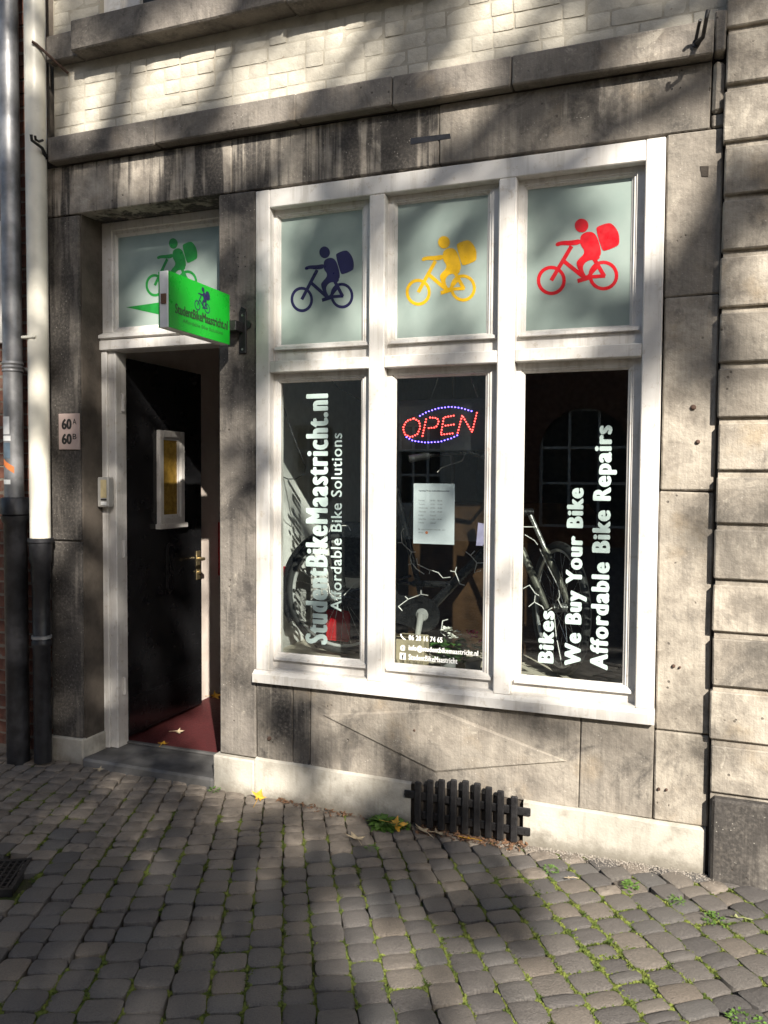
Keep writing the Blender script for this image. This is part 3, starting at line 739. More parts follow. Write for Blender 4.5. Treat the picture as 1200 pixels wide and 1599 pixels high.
# ---- hallway and shop rooms behind
def struct(name, mb, mat):
    o = mb.build(name, M[mat]); o['kind'] = 'structure'; return o
struct('hallway_floor', MB().box(-3.075, -2.21, 0.285, 4.0, 0.02, 0.086), 'carpet')
struct('hallway_wall', MB().box(-3.12, -3.06, 0.27, 4.0, 0.0, 2.7), 'plaster')
struct('hallway_wall', MB().box(-3.12, -2.1, 4.0, 4.05, 0.0, 2.7), 'plaster')
struct('partition_wall', MB().box(-2.2, -2.12, 0.225, 5.05, 0.0, 3.02), 'shopwhite')
struct('hallway_ceiling', MB().box(-3.12, -2.1, 0.27, 4.05, 2.62, 2.68), 'plaster')
struct('shop_floor', MB().box(-2.12, 2.2, 0.21, 5.0, 0.0, 0.05), 'floorwood')
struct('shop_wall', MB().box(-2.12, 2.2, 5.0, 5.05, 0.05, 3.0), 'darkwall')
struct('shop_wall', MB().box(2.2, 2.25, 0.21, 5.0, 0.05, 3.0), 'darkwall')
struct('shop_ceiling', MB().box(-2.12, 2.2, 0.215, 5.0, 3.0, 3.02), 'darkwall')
struct('display_platform', MB().cbox(-2.11, 0.6, 0.215, 0.95, 0.05, 0.648, 0.004), 'floorwood')
rb = thing('red_wall_box', 'red box fixed to the hallway wall beyond the open door', 'box', (-3.06, 1.5, 1.1))
MB().cbox(0.0, 0.09, -0.14, 0.14, -0.185, 0.195, 0.006).build('case', M['redbox'], rb); MB().cbox(0.09, 0.098, -0.125, 0.125, -0.17, 0.18, 0.003).build('cover', M['redbox'], rb)

# ================================================================ RIGHT NEIGHBOUR
nb = thing('rusticated_building', 'neighbouring building of grooved pale stone courses at the right edge', 'building')
nc = MB(); nc.box(0.118, 3.2, -0.022, 0.3, 0, 8.0); nc.build('masonry_core', M['stone'], nb).color = (0.30, 0.2, 0.1, 1)
zj = [3.79, 3.575, 3.36, 3.143, 2.926, 2.72, 2.505, 2.288, 2.072, 1.856, 1.646, 1.435, 1.215, 1.001, 0.786, 0.566, 0.349]
zj = [4.65, 4.435, 4.22, 4.005] + zj
for i in range(len(zj)-1):
    z1, z0 = zj[i], zj[i+1]
    soot = 0.30 + 0.07*math.sin(i*2.3) + (0.10 if 10 < i < 14 else 0)
    e = rnd.uniform(-.006, .006)
    for x0, x1 in ((0.113+e, 0.78+0.2*(i % 2)), (0.785+0.2*(i % 2), 1.7), (1.705, 3.2)):
        mbk = MB(); y0 = -0.042+rnd.uniform(-.002, .002)
        mbk.cbox(x0, x1, y0, 0.05, z0+0.003, z1-0.024, 0.005, 0.0022)
        o = mbk.build('stone_block', M['stone'], nb); o.color = (soot + (0.03 if x0 > 0.5 else 0), 0.25, 0.08, 1)
for x0, x1 in ((0.122, 1.1), (1.105, 2.1), (2.105, 3.2)):
    o = MB().cbox(x0, x1, -0.060, 0.05, -0.02, 0.336, 0.010, 0.003).build('stone_block', M['stone'], nb); o.color = (0.98, 0.25, 0.8, 1); o['label'] = 'blackened base stone'

# ================================================================ LEFT NEIGHBOUR
lb = thing('brick_building', 'dark red brick neighbouring building behind the drainpipes at the left edge', 'building')
MB().box(-9, -3.285, 0.036, 0.4, -0.02, 9.0).build('brick_wall', M['redmortar'], lb)
rl = [brick_mesh(40+k, BL, BH, 'redbrick', 0.003) for k in range(5)]; rs = [brick_mesh(60+k, BS, BH, 'redbrick', 0.003) for k in range(4)]
lay(lb.children[0], -3.72, -3.29, 0.06, 4.35, rl, rs, 0.03, joint=0.010, jit=1.6, course=0.073)
MB().box(-3.80, -3.52, 0.0, 0.06, 2.35, 3.02).build('pale_panel', M['paint'], lb)

# ================================================================ PIPES
pg = thing('drainpipe', 'grey galvanised drainpipe with stickers and black cast iron foot, left of the cream pipe', 'drainpipe', (-3.42, -0.10, 0))
def lpipe(parent, x, y, r, z0, z1, mat, name, taper=0):
    return MB().tube([(x, y, z0), (x, y, z1)], r, 20).build(name, M[mat], parent, smooth=True)
lpipe(pg, 0, 0, 0.050, 1.47, 4.8, 'steel', 'upper_pipe')
MB().lathe([(0.052, -0.045), (0.056, -0.04), (0.052, -0.03), (0.057, -0.02), (0.052, -0.01), (0.057, 0.0), (0.052, 0.012)], (0, 0, 2.21), 'Z', 20).build('joint_ring', M['steel'], pg, smooth=True)
MB().lathe([(0.060, -1.52), (0.060, -0.07), (0.068, -0.06), (0.074, -0.03), (0.064, -0.025), (0.076, -0.02), (0.076, 0.06), (0.070, 0.07), (0.053, 0.072)], (0.005, 0, 1.42), 'Z', 22).build('cast_iron_foot', M['cast'], pg, smooth=True)
MB().cbox(-0.02, 0.02, 0.0, 0.13, 2.18, 2.20, 0.003).build('pipe_clip', M['steel'], pg)
def sticker(z0, z1, a0, a1, mat, slant=0):
    s_ = MB(); n = 6; r = 0.0512; vs = []
    for k in range(n+1):
        a = math.radians(a0+(a1-a0)*k/n); zs = slant*k/n
        vs += [(r*math.sin(a), -r*math.cos(a), z0+zs), (r*math.sin(a), -r*math.cos(a), z1+zs)]
    s_.add(vs, [(2*k, 2*k+2, 2*k+3, 2*k+1) for k in range(n)])
    s_.build('sticker', M[mat], pg, smooth=True, fix=False)
sticker(1.83, 1.925, -48, 22, 'alu'); sticker(1.795, 1.822, -45, 28, 'white'); sticker(1.70, 1.785, -46, 24, 'blue'); sticker(1.665, 1.700, -30, 46, 'orange', -0.045); sticker(1.562, 1.587, -44, 24, 'white')
pc = thing('drainpipe', 'cream painted drainpipe with black cast iron foot, beside the stone pilaster', 'drainpipe', (-3.262, -0.08, 0))
lpipe(pc, 0, 0, 0.054, 1.27, 4.8, 'pvc', 'upper_pipe')
MB().lathe([(0.046, -1.23), (0.046, -0.60), (0.052, -0.59), (0.052, -0.57), (0.046, -0.56), (0.046, -0.26), (0.051, -0.25), (0.051, -0.15), (0.058, -0.13), (0.060, -0.03), (0.068, -0.028), (0.068, -0.008), (0.055, -0.006)], (0, 0, 1.28), 'Z', 22).build('cast_iron_foot', M['cast'], pc, smooth=True)
MB().lathe([(0.049, -0.01), (0.053, -0.008), (0.053, 0.008), (0.049, 0.01)], (0, 0, 0.735), 'Z', 20).build('pipe_band', M['steel'], pc, smooth=True)
MB().cbox(-0.062, 0.03, -0.060, 0.05, 2.335, 2.350, 0.003).build('pipe_clip', M['pvc'], pc)
MB().tube([(0.035, -0.055, 3.86), (0.05, -0.04, 3.85), (0.15, 0.075, 3.74)], 0.0075, 8).build('rusty_stay', M['rust'], pc, smooth=True)
cs = thing('cable_strip', 'thin grey metal strip running up beside the grey drainpipe', 'cable strip', (-3.515, -0.03, 0))
MB().cbox(-0.012, 0.014, -0.02, 0.06, 0.02, 4.5, 0.003).build('strip', M['steel'], cs)

# ================================================================ HOOKS
def hook(label, pts, extra, y_tip):
    h = thing('wall_hook', label, 'hook', pts[-1])
    b = Vector(pts[-1])
    MB().tube([Vector(p)-b for p in pts], [0.008]*(len(pts)-1)+[0.012], 8).build('shank', M['iron'], h, smooth=True)
    MB().tube([Vector(p)-b for p in extra], 0.0065, 8).build('prong', M['iron'], h, smooth=True)
    MB().lathe([(0.016, -0.003), (0.016, 0.004), (0.008, 0.006)], (0, -0.004, 0), 'Y', 12).build('rosette', M['iron'], h, smooth=True)
hook('black iron hook on the string course by the cream drainpipe', [at(49, 210, -.20), at(50, 219, -.19), at(66, 231, -.12), at(72, 245, -.062)], [at(55, 212, -.19), at(56, 218, -.18), at(61, 221, -.15), at(67, 219, -.11)], -.2)
hook('black iron hook on the string course at the right corner', [at(1106, 16, -.20), at(1104, 26, -.20), at(1098, 58, -.12), at(1088, 68, -.064)], [at(1094, 31, -.14), at(1092, 38, -.12), at(1087, 62, -.075)], -.2)

# ================================================================ HANGING SIGN
SX = -2.083
sg = thing('hanging_sign', 'green double sided projecting sign lettered StudentBikeMaastricht.nl on an iron bracket', 'sign', (SX, 0, 2.36))
y0, y1, z0, z1 = -0.570, -0.082, -0.114, 0.128
MB().cbox(-0.050, -0.004, y0, y1, z0, z1, 0.003).build('casing', M['alu'], sg)
MB().box(-0.004, 0.001, y0+0.002, y1-0.002, z0+0.002, z1-0.002).build('sign_face', M['signgreen'], sg)
MB().box(-0.055, -0.050, y0+0.002, y1-0.002, z0+0.002, z1-0.002).build('sign_face', M['signgreen'], sg)
MB().box(-0.038, -0.014, y0-0.006, y0+0.002, -0.012, 0.030).build('bar_end', M['bronze'], sg)
br = MB(); br.cbox(0.008, 0.048, -0.012, -0.001, -0.145, 0.062, 0.003); br.build('wall_plate', M['iron'], sg)
MB().cbox(-0.058, 0.035, -0.085, -0.012, -0.045, 0.005, 0.003).build('bracket_arm', M['iron'], sg)
bc = MB(); bc.prism([(0.048, 0.02), (0.075, 0.0), (0.070, -0.02), (0.048, -0.03)], lambda a, b, h: (a, h, b), -0.010, -0.002); MB().prism([(0.012, 0.062), (0.022, 0.085), (0.046, 0.070), (0.044, 0.062)], lambda a, b, h: (a, h, b), -0.010, -0.003).build('bracket_leaf', M['iron'], sg)
bc.build('bracket_leaf', M['iron'], sg)
for z in (-0.125, 0.040): MB().lathe([(0.006, 0), (0.005, 0.003)], (0.03, -0.016, z), 'Y', 10).build('screw', M['chrome'], sg, smooth=True)
sgt = lambda a, b, h: (0.0012+h, a, b)
text_obj('lettering', 'StudentBikeMaastricht.nl', M['black_print'], (0.0018, -0.528, -0.045), (0, 1, 0), (0, 0, 1), 0.425, 0.045, sg, (0.0012, 0.0006), 0.0004)
text_obj('small_lettering', 'Affordable Bike Solutions', M['signgrey'], (0.0018, -0.472, -0.075), (0, 1, 0), (0, 0, 1), 0.325, 0.0165, sg, 0, 0.0004)

# ---- cyclist pictogram (traced in photo pixels, then laid on its own pane in metres)
zp_ = lambda x, y: at(800+x/3, 300+y/3, 0.0585)
H0 = zp_(183, 413)
def rel(x, y): p = zp_(x, y); return (p.x-H0.x, p.z-H0.z)
def ringpoly(cx, cy, rx, ry, n=28): return [rel(cx+rx*math.cos(2*PI*k/n), cy+ry*math.sin(2*PI*k/n)) for k in range(n)]
def smoothpoly(pts, it=2):
    for _ in range(it):
        q = []
        for i in range(len(pts)):
            a, b = pts[i], pts[(i+1) % len(pts)]
            q += [(a[0]*.75+b[0]*.25, a[1]*.75+b[1]*.25), (a[0]*.25+b[0]*.75, a[1]*.25+b[1]*.75)]
        pts = q
    return pts
PACK = smoothpoly([rel(*p) for p in [(392, 172), (400, 160), (448, 143), (470, 148), (500, 188), (503, 240), (490, 254), (432, 276), (420, 268)]])
TORSO = smoothpoly([rel(*p) for p in [(318, 222), (322, 200), (348, 185), (378, 186), (398, 208), (415, 262), (416, 292), (408, 300), (412, 306), (398, 320), (372, 316), (350, 322), (330, 345), (334, 372), (346, 390), (330, 398), (318, 380), (300, 338), (304, 320), (345, 282), (318, 245)]])
ARM = smoothpoly([rel(*p) for p in [(322, 218), (320, 244), (276, 250), (232, 246), (212, 254), (202, 248), (206, 236), (232, 228), (280, 226)]])
HEAD = ringpoly(325, 156, 32, 32)
STROKES = [((183, 413), (278, 252), 13), ((236, 318), (336, 398), 12), ((336, 398), (436, 392), 11), ((384, 312), (432, 394), 12), ((405, 340), (352, 400), 11), ((306, 416), (360, 400), 13)]
WHEELS = [((183, 413), 68, 69, 52, 53), ((427, 390), 70, 70, 54, 54)]
def cyclist(name, mat, place, parent, scale=1.0, t0=0.0004):
    """place(a, b, h) -> point; a along, b up, h out of the surface. Every piece lies a hair above the one before."""
    mb_ = MB(); h = t0; pl_ = lambda a, b, hh: place(a*scale, b*scale, hh)
    def nxt():
        nonlocal h; h += 0.00006; return h
    for (c, rx, ry, ix_, iy_) in WHEELS:
        o_, i_ = ringpoly(*c, rx, ry), ringpoly(*c, ix_, iy_); n = len(o_); hh = nxt()
        vs = [pl_(a, b, 0) for a, b in o_]+[pl_(a, b, 0) for a, b in i_]+[pl_(a, b, hh) for a, b in o_]+[pl_(a, b, hh) for a, b in i_]
        fs = []
        for k in range(n):
            k2 = (k+1) % n; fs += [(2*n+k, 2*n+k2, 3*n+k2, 3*n+k), (k, k2, 2*n+k2, 2*n+k), (n+k2, n+k, 3*n+k, 3*n+k2)]
        mb_.add(vs, fs)
    for a, b, wd in STROKES:
        A, B = Vector(rel(*a)), Vector(rel(*b)); d = (B-A).normalized(); nn = Vector((-d.y, d.x))*wd/2*0.00135
        mb_.prism([tuple(A+nn), tuple(B+nn), tuple(B-nn), tuple(A-nn)], pl_, 0, nxt())
    for poly in (ARM, TORSO, HEAD, PACK): mb_.prism(poly, pl_, 0, nxt())
    return mb_.build(name, mat, parent)
def pane_cyclist(label, mat, hub, y, k=1.0):
    root = thing('cyclist_decal', label, 'window decal', (hub[0], y, hub[1]), 'cyclist decals on the frosted panes')
    cyclist('cyclist', M[mat], lambda a, b, h: (a, -h, b), root, k)
    return root
pane_cyclist('navy cyclist decal with backpack on a frosted pane', 'navy', (-1.766, 2.472), 0.0596, 0.97)
pane_cyclist('yellow cyclist decal with backpack on the middle frosted pane', 'yellow', (-1.172, 2.463), 0.0596, 0.97)
pane_cyclist('red cyclist decal with backpack on a frosted pane', 'red', (-0.566, 2.469), 0.0596)
gcy = pane_cyclist('green cyclist decal riding up a wedge above the open door', 'green', (-2.722, 2.645), 0.2016, 0.96)
wed = MB(); w_ = [(-0.19, -0.105), (0.40, -0.075), (0.40, -0.25)]
wed.prism(w_, lambda a, b, h: (a, -h, b), 0, 0.0005); wed.build('slope_wedge', M['green'], gcy)
cyclist('cyclist', M['navy'], lambda a, b, h: (0.0012+h, -0.358+a*1.0, 0.022+b), sg, 0.36)

# ---- lettering on the lower panes
YT = 0.0596
def vlabel(name, s_, label, x_base, cap, za, zb, mat='letter', bold=0, group=None, space=1.0):
    r_ = thing(name, label, 'lettering', (x_base, YT, za), group)
    text_obj('lettering', s_, M[mat], (0, 0, 0), (0, 0, 1), (-1, 0, 0), zb-za, cap, r_, bold, 0.0005, space)
vlabel('window_lettering', 'StudentBikeMaastricht.nl', 'bold vertical lettering StudentBikeMaastricht.nl on the left pane', -1.624, 0.125, 0.793, 2.014, bold=(0.0068, 0.0026), space=1.20)
vlabel('window_lettering', 'Affordable Bike Solutions', 'thin vertical lettering Affordable Bike Solutions on the left pane', -1.550, 0.060, 0.962, 1.823, bold=(0.0012, 0.0006), space=1.08)
vlabel('window_lettering', 'Bikes', 'short vertical word Bikes low on the right pane', -0.531, 0.072, 0.797, 1.030, bold=(0.0060, 0.0030), space=1.20)
vlabel('window_lettering', 'We Buy Your Bike', 'vertical lettering We Buy Your Bike on the right pane', -0.414, 0.074, 0.795, 1.572, bold=(0.0060, 0.0030), space=1.20)
vlabel('window_lettering', 'Affordable Bike Repairs', 'vertical lettering Affordable Bike Repairs on the right pane', -0.300, 0.079, 0.788, 1.840, bold=(0.0060, 0.0030), space=1.20)
def hline(s_, label, x, z, ln, cap):
    r_ = thing('contact_lettering', label, 'lettering', (x, YT, z), 'contact lines on the middle pane')
    text_obj('lettering', s_, M['white'], (0, 0, 0), (1, 0, 0), (0, 0, 1), ln, cap, r_, (0.0012, 0.0006), 0.0005, 1.1); return r_
h1 = hline('06 28 16 74 65', 'white phone number line at the foot of the middle pane', -1.205, 0.850, 0.165, 0.026)
h2 = hline('info@studentbikemaastricht.nl', 'white email address line at the foot of the middle pane', -1.205, 0.802, 0.335, 0.026)
h3 = hline('StudentBikeMaastricht', 'white line reading StudentBikeMaastricht beside a square f mark', -1.205, 0.757, 0.238, 0.028)
ph = MB(); ph.tube([(-0.040, -0.0003, 0.026), (-0.036, -0.0003, 0.014), (-0.026, -0.0003, 0.004), (-0.016, -0.0003, 0.0)], 0.0032, 6); ph.build('phone_mark', M['white'], h1)
text_obj('at_mark', '@', M['white'], (-0.042, 0, 0.0), (1, 0, 0), (0, 0, 1), 0.026, 0.022, h2, (0.0005, 0.0005), 0.0005)
MB().box(-0.044, -0.014, -0.0004, 0, -0.002, 0.030).build('square_mark', M['white'], h3)
text_obj('f_mark', 'f', M['black_print'], (-0.034, -0.0006, 0.0), (1, 0, 0), (0, 0, 1), 0.012, 0.024, h3, (0.001, 0.001), 0.0002)

# ================================================================ PLAQUE, INTERCOM
pq = thing('number_plaque', 'pinkish house number plaque reading 60A over 60B', 'plaque', (-3.126, 0, 1.848))
MB().cbox(-0.070, 0.070, -0.010, -0.001, -0.097, 0.097, 0.002).build('plate', M['plaque'], pq)
for z, l in ((0.012, 'A'), (-0.068, 'B')):
    text_obj('numerals', '60', M['black_print'], (-0.048, -0.0105, z), (1, 0, 0), (0, 0, 1), 0.068, 0.060, pq, (0.004, 0.0022), 0.0005, 1.05)
    text_obj('numeral_suffix', l, M['black_print'], (0.026, -0.0105, z+0.026), (1, 0, 0), (0, 0, 1), 0.026, 0.032, pq, (0.0005, 0.0003), 0.0005)
ic = thing('intercom', 'small grey door intercom with name strip mounted beside the door frame', 'intercom', (-3.013, 0.135, 1.52))
MB().cbox(-0.035, 0.040, -0.018, 0.030, -0.083, 0.083, 0.005).build('case', M['plastic'], ic)
MB().box(-0.010, 0.028, -0.0205, -0.017, -0.030, 0.068).build('name_strip', M['beige'], ic)
MB().box(-0.010, 0.028, -0.0200, -0.017, -0.045, -0.036).build('speaker_slot', M['iron'], ic)
MB().cbox(-0.010, 0.028, -0.0225, -0.017, -0.072, -0.052, 0.002).build('bell_button', M['alu'], ic)

# ================================================================ CELLAR GRILLE
gr = thing('cellar_grille', 'black iron bar grille over the cellar opening at pavement level', 'grille', (-0.9, 0, 0))
gx = lambda u, v: at(u, v, -0.055).x+0.9
for i, (u, vt, vb) in enumerate([(651, 1223, 1278), (670, 1220, 1284), (688, 1219.5, 1292), (707, 1219.5, 1300), (725.5, 1221, 1302), (744, 1225, 1304), (762, 1231, 1307), (780.6, 1237, 1309), (802, 1246, 1311)]):
    t_, b_ = at(u, vt, -0.055), at(u, 1290, -0.055)
    x = t_.x+0.9
    MB().cbox(x-0.0150, x+0.0150, -0.042, -0.026, 0.012+gz(t_.x), t_.z, 0.004).build('bar', M['iron'], gr)
for z in (0.150, 0.062):
    MB().cbox(-0.292 if z > 0.1 else -0.24, 0.292, -0.026, -0.0165, z-0.018, z+0.018, 0.003).build('rail', M['iron'], gr)
for x, z in ((-0.285, 0.150), (0.276, 0.150), (0.276, 0.062)):
    MB().lathe([(0.007, 0), (0.005, 0.004)], (x, -0.0305, z), 'Y', 8).build('bolt', M['iron'], gr, smooth=True)
MB().box(-1.135, -0.665, 0.0, 0.012, -0.02, 0.189).build('cellar_dark_panel', M['gap'], shop)  # flat panel, its dark colour standing in for the unlit cellar depth

# ================================================================ DRAIN GRATE
dg = thing('drain_grate', 'small dark mesh drain grate among the cobbles at the left edge', 'drain', (-2.54, -1.13, gz(-2.46)), rot=(0, 0, math.radians(28)))
fr_ = MB()
for a in (-0.12, 0.12): fr_.box(a-.008, a+.008, -0.13, 0.13, -0.03, 0.0); fr_.box(-0.128, 0.128, a-.008, a+.008, -0.03, -0.001)
fr_.build('rim', M['iron'], dg)
for k in range(-4, 5):
    MB().box(k*0.0245-.004, k*0.0245+.004, -0.12, 0.12, -0.022, -0.003).build('bar', M['iron'], dg)
for k in range(-3, 4):
    MB().box(-0.12, 0.12, k*0.031-.003, k*0.031+.003, -0.020, -0.005).build('cross_bar', M['iron'], dg)

# ================================================================ THINGS IN THE SHOP WINDOW
# LED sign
YB = 0.20
ld = thing('open_sign', 'black LED board reading OPEN in red dots inside a violet ring', 'LED sign', (-1.09, YB, 1.865))
MB().cbox(-0.228, 0.222, 0.004, 0.03, -0.125, 0.122, 0.004).build('board', M['board'], ld)
def dots(paths, name, mat, gap, r, closed=()):
    mb_ = MB()
    for pi, path in enumerate(paths):
        P = [at(400+x/3, 500+y/3, YB)-Vector((-1.09, 0, 1.865)) for x, y in path]
        if pi in closed: P.append(P[0])
        d = 0.0; nxt_ = 0.0
        for a, b in zip(P, P[1:]):
            L = (b-a).length
            while nxt_ <= d+L+1e-6:
                c = a.lerp(b, (nxt_-d)/L if L else 0); c.y = 0
                mb_.lathe([(0.6*r, -r*.9), (r, -r*.4), (r, 0.005)], c, 'Y', 6); nxt_ += gap
            d += L
    return mb_.build(name, mat, ld, fix=True)
LG = 0.0135; LR = 0.0034
dots([[(740, 460), (765, 475), (769, 505), (755, 535), (725, 548), (697, 535), (688, 505), (705, 472)]], 'led_letter', M['led_red'], LG, LR, (0,))
dots([[(780, 542), (798, 458)], [(815, 456), (848, 458), (857, 478), (842, 502), (800, 506)]], 'led_letter', M['led_red'], LG, LR)
dots([[(926, 447), (880, 455), (866, 536), (924, 530)], [(888, 494), (930, 488)]], 'led_letter', M['led_red'], LG, LR)
dots([[(945, 527), (966, 445), (1012, 524), (1035, 432)]], 'led_letter', M['led_red'], LG, LR)
dots([[(768, 448), (800, 430), (850, 413), (910, 405), (960, 411), (1016, 428)], [(705, 548), (735, 565), (795, 573), (860, 570), (915, 553), (945, 538)]], 'led_ring', M['led_blue'], 0.0165, 0.0033)
for a, b in (((752, 375), (812, 302)), ((996, 355), (938, 297))):
    o_ = Vector((-1.09, 0, 1.865))
    MB().tube([at(400+a[0]/3, 500+a[1]/3, YB)-o_, at(400+b[0]/3, 500+b[1]/3, YB)-o_+Vector((0, 0, 0.1))], 0.002, 6).build('chain', M['chrome'], ld)
# opening hours sheet
pp = thing('opening_hours_sheet', 'white paper sheet of opening hours taped inside the middle pane', 'notice', (-1.09, 0.068, 1.445))
MB().box(-0.099, 0.099, -0.0004, 0.0, -0.140, 0.140).build('sheet', M['paper'], pp)
def pl_line(s_, x, z, ln, cap=0.0068, b=0.0): text_obj('print', s_, M['ink'], (x, -0.0006, z), (1, 0, 0), (0, 0, 1), ln, cap, pp, (b*0.02, b*0.02), 0.0001)
pl_line('Opening Times studentbikemaastricht', -0.074, 0.103, 0.148, 0.0072, 0.02)
for k, (d, a, l1, l2) in enumerate([('Monday', '10.00 - 18.00', .030, .058), ('Tuesday', '10.00 - 18.00', .032, .058), ('Wednesday', '10.00 - 18.00', .046, .058), ('Thursday', '10.00 - 18.00', .036, .058), ('Friday', 'Closed', .024, .028), ('Saturday', '11.00 - 16.00', .036, .058), ('Sunday', 'Closed', .028, .028)]):
    z = 0.058-k*0.0172; pl_line(d, -0.074, z, l1); pl_line(a, -0.018, z, l2)
pl_line('By appointment outside  our', -0.074, -0.076, 0.130); pl_line('times', -0.074, -0.091, 0.024)
MB().lathe([(0.007, 0), (0.007, 0.0006)], (-0.034, -0.0008, -0.088), 'Y', 14).build('orange_dot', M['orange'], pp)

# bicycle standing along the window
YK = 0.45
bk = thing('bicycle', 'black city bicycle with grey fork displayed behind the shop window', 'bicycle', (-1.2, YK, 0.65))
O = Vector((-1.2, YK, 0.65))
B_ = lambda u, v, dy=0.0: at(u, v, YK) - O + Vector((0, dy, 0))
RW = 0.325
hubR = Vector((-1.722, YK, 0.65+RW+0.012))-O; hubF = Vector((-0.566, YK, 0.65+RW+0.008))-O
bb = B_(664.5, 957.5); headB = B_(808, 800); headT = B_(792, 742); seatT = B_(618, 760)
def wheel(name, hub, yaw):
    wt = MB(); nrm = Vector((-math.sin(yaw), math.cos(yaw), 0)); ax = Vector((math.cos(yaw), math.sin(yaw), 0)); zz = Vector((0, 0, 1))
    circ = lambda r, n, off=0: [hub + (ax*math.cos(2*PI*k/n)+zz*math.sin(2*PI*k/n))*r + nrm*off for k in range(n)]
    o_ = MB().tube(circ(RW-0.019, 48), 0.019, 10, closed=True).build('wheel', M['rubber'], bk, smooth=True)
    MB().tube(circ(RW-0.042, 48), 0.010, 8, closed=True).build('rim', M['alloy'], o_, smooth=True)
    MB().tube([hub-nrm*0.035, hub+nrm*0.035], 0.022, 12).build('hub', M['chrome'], o_, smooth=True)
    sp = MB()
    for k in range(28):
        a = 2*PI*k/28; sd = 1 if k % 2 else -1; a2 = a+0.35*(1 if k % 4 < 2 else -1)
        sp.tube([hub+(ax*math.cos(a2)+zz*math.sin(a2))*0.022+nrm*0.028*sd, hub+(ax*math.cos(a)+zz*math.sin(a))*(RW-0.045)], 0.0012, 4, cap=False)
    sp.build('spokes', M['chrome'], o_); return o_
wheel('wheel', hubR, 0.0); STEER = math.radians(-58); wheel('wheel', hubF, STEER)
fm = MB()
fm.tube([bb, seatT], 0.016, 12); fm.tube([bb, B_(756, 862), headB+Vector((-0.01, 0, 0.02))], 0.024, 12)
fm.tube([B_(645, 911), B_(708, 913)], 0.017, 12); fm.tube([B_(600, 909), B_(645, 911)], 0.010, 10)
fm.tube([headB, headT], 0.020, 12)
for sy_ in (-1, 1):
    fm.tube([bb+Vector((0, 0.03*sy_, 0)), hubR+Vector((0, 0.055*sy_, 0))], 0.010, 8); fm.tube([B_(640, 900)+Vector((0, 0.02*sy_, 0)), hubR+Vector((0, 0.055*sy_, 0))], 0.008, 8)
fm.build('frame', M['bike'], bk, smooth=True)
MB().tube([seatT, seatT+Vector((-0.03, 0, 0.14))], 0.0125, 10).build('seat_post', M['chrome'], bk, smooth=True)
fk = MB(); ax_f = Vector((math.cos(STEER+PI/2), math.sin(STEER+PI/2), 0))
fork_mid = hubF.lerp(headB, 0.55)
o_ = None
up = MB(); lo_ = MB()
for sgn in (-1, 1):
    a = hubF+ax_f*0.062*sgn; b = headB+ax_f*0.062*sgn; md = a.lerp(b, 0.62)
    lo_.tube([a, a.lerp(b, 0.10), a.lerp(b, 0.35), md], [0.012, 0.016, 0.0185, 0.0185], 12); up.tube([md, b+Vector((0, 0, 0.0))], 0.0125, 12)
fo = lo_.build('fork', M['fork'], bk, smooth=True); up.build('stanchions', M['chrome'], fo, smooth=True)
MB().tube([headB+ax_f*-0.08, headB+ax_f*0.08], 0.020, 10).build('fork_crown', M['bike'], fo, smooth=True)
cc = MB(); cc.lathe([(0.088, -0.006), (0.092, 0.0), (0.088, 0.006)], bb+Vector((0, -0.045, 0)), 'Y', 32)
cc.prism([(hubR.x, hubR.z-0.045), (bb.x, bb.z-0.085), (bb.x, bb.z+0.085), (hubR.x, hubR.z+0.045)], lambda a, b, h: (a, h, b), -0.048, -0.036)
cc.build('chain_case', M['bike'], bk, smooth=True)
MB().lathe([(0.030, 0.006), (0.034, 0.0), (0.030, -0.008), (0.012, -0.012)], bb+Vector((0, -0.056, 0)), 'Y', 24).build('chain_ring_boss', M['alloy'], bk, smooth=True)
ck = MB(); pe = B_(656, 1008, -0.075)
d = (pe-(bb+Vector((0, -0.07, 0)))); 
ck.tube([bb+Vector((0, -0.07, 0.012)), bb+Vector((0, -0.072, 0))+d*0.35, pe], [0.019, 0.016, 0.012], 10); ck.build('crank', M['alloy'], bk, smooth=True)
MB().cbox(pe.x-0.045, pe.x+0.045, -0.155, -0.085, pe.z-0.012, pe.z+0.012, 0.004).build('pedal', M['bike'], bk)
hb = MB(); hp = [B_(668, 718, -0.26), B_(700, 711, -0.20), B_(735, 706, -0.05), headT+Vector((0, 0, 0.05)), B_(800, 712, 0.12), B_(770, 700, 0.30)]
hb.tube(hp, 0.012, 10); hb.build('handlebar', M['bike'], bk, smooth=True)
MB().tube([B_(665, 719, -0.265), B_(690, 713, -0.215)], 0.018, 10).build('grip', M['rubber'], bk, smooth=True)
cr_ = MB(); cz_ = hubR.z+RW+0.055
for sy_ in (-0.06, 0.06): cr_.tube([(hubR.x-0.13, sy_, cz_), (hubR.x+0.28, sy_, cz_)], 0.008, 8); cr_.tube([(hubR.x-0.05, sy_, cz_), hubR+Vector((0, sy_, 0))], 0.007, 8)
for k in range(6): cr_.tube([(hubR.x-0.12+k*0.075, -0.06, cz_), (hubR.x-0.12+k*0.075, 0.06, cz_)], 0.005, 6)
cr_.build('carrier', M['bike'], bk, smooth=True)
MB().cbox(hubR.x+0.04, hubR.x+0.34, -0.085, -0.07, hubR.z+0.10, hubR.z+RW+0.07, 0.01).build('coat_guard', M['bike'], bk)
mg = MB(); arc = [hubR+Vector((math.cos(a), 0, math.sin(a)))*(RW+0.018) for a in [math.radians(30+k*10) for k in range(19)]]
mg.tube(arc, 0.018, 8); mg.build('mudguard', M['bike'], bk, smooth=True)
MB().cbox(hubR.x-0.375, hubR.x-0.345, -0.03, 0.03, hubR.z+0.07, hubR.z+0.13, 0.005).build('tail_light', M['tail'], bk)
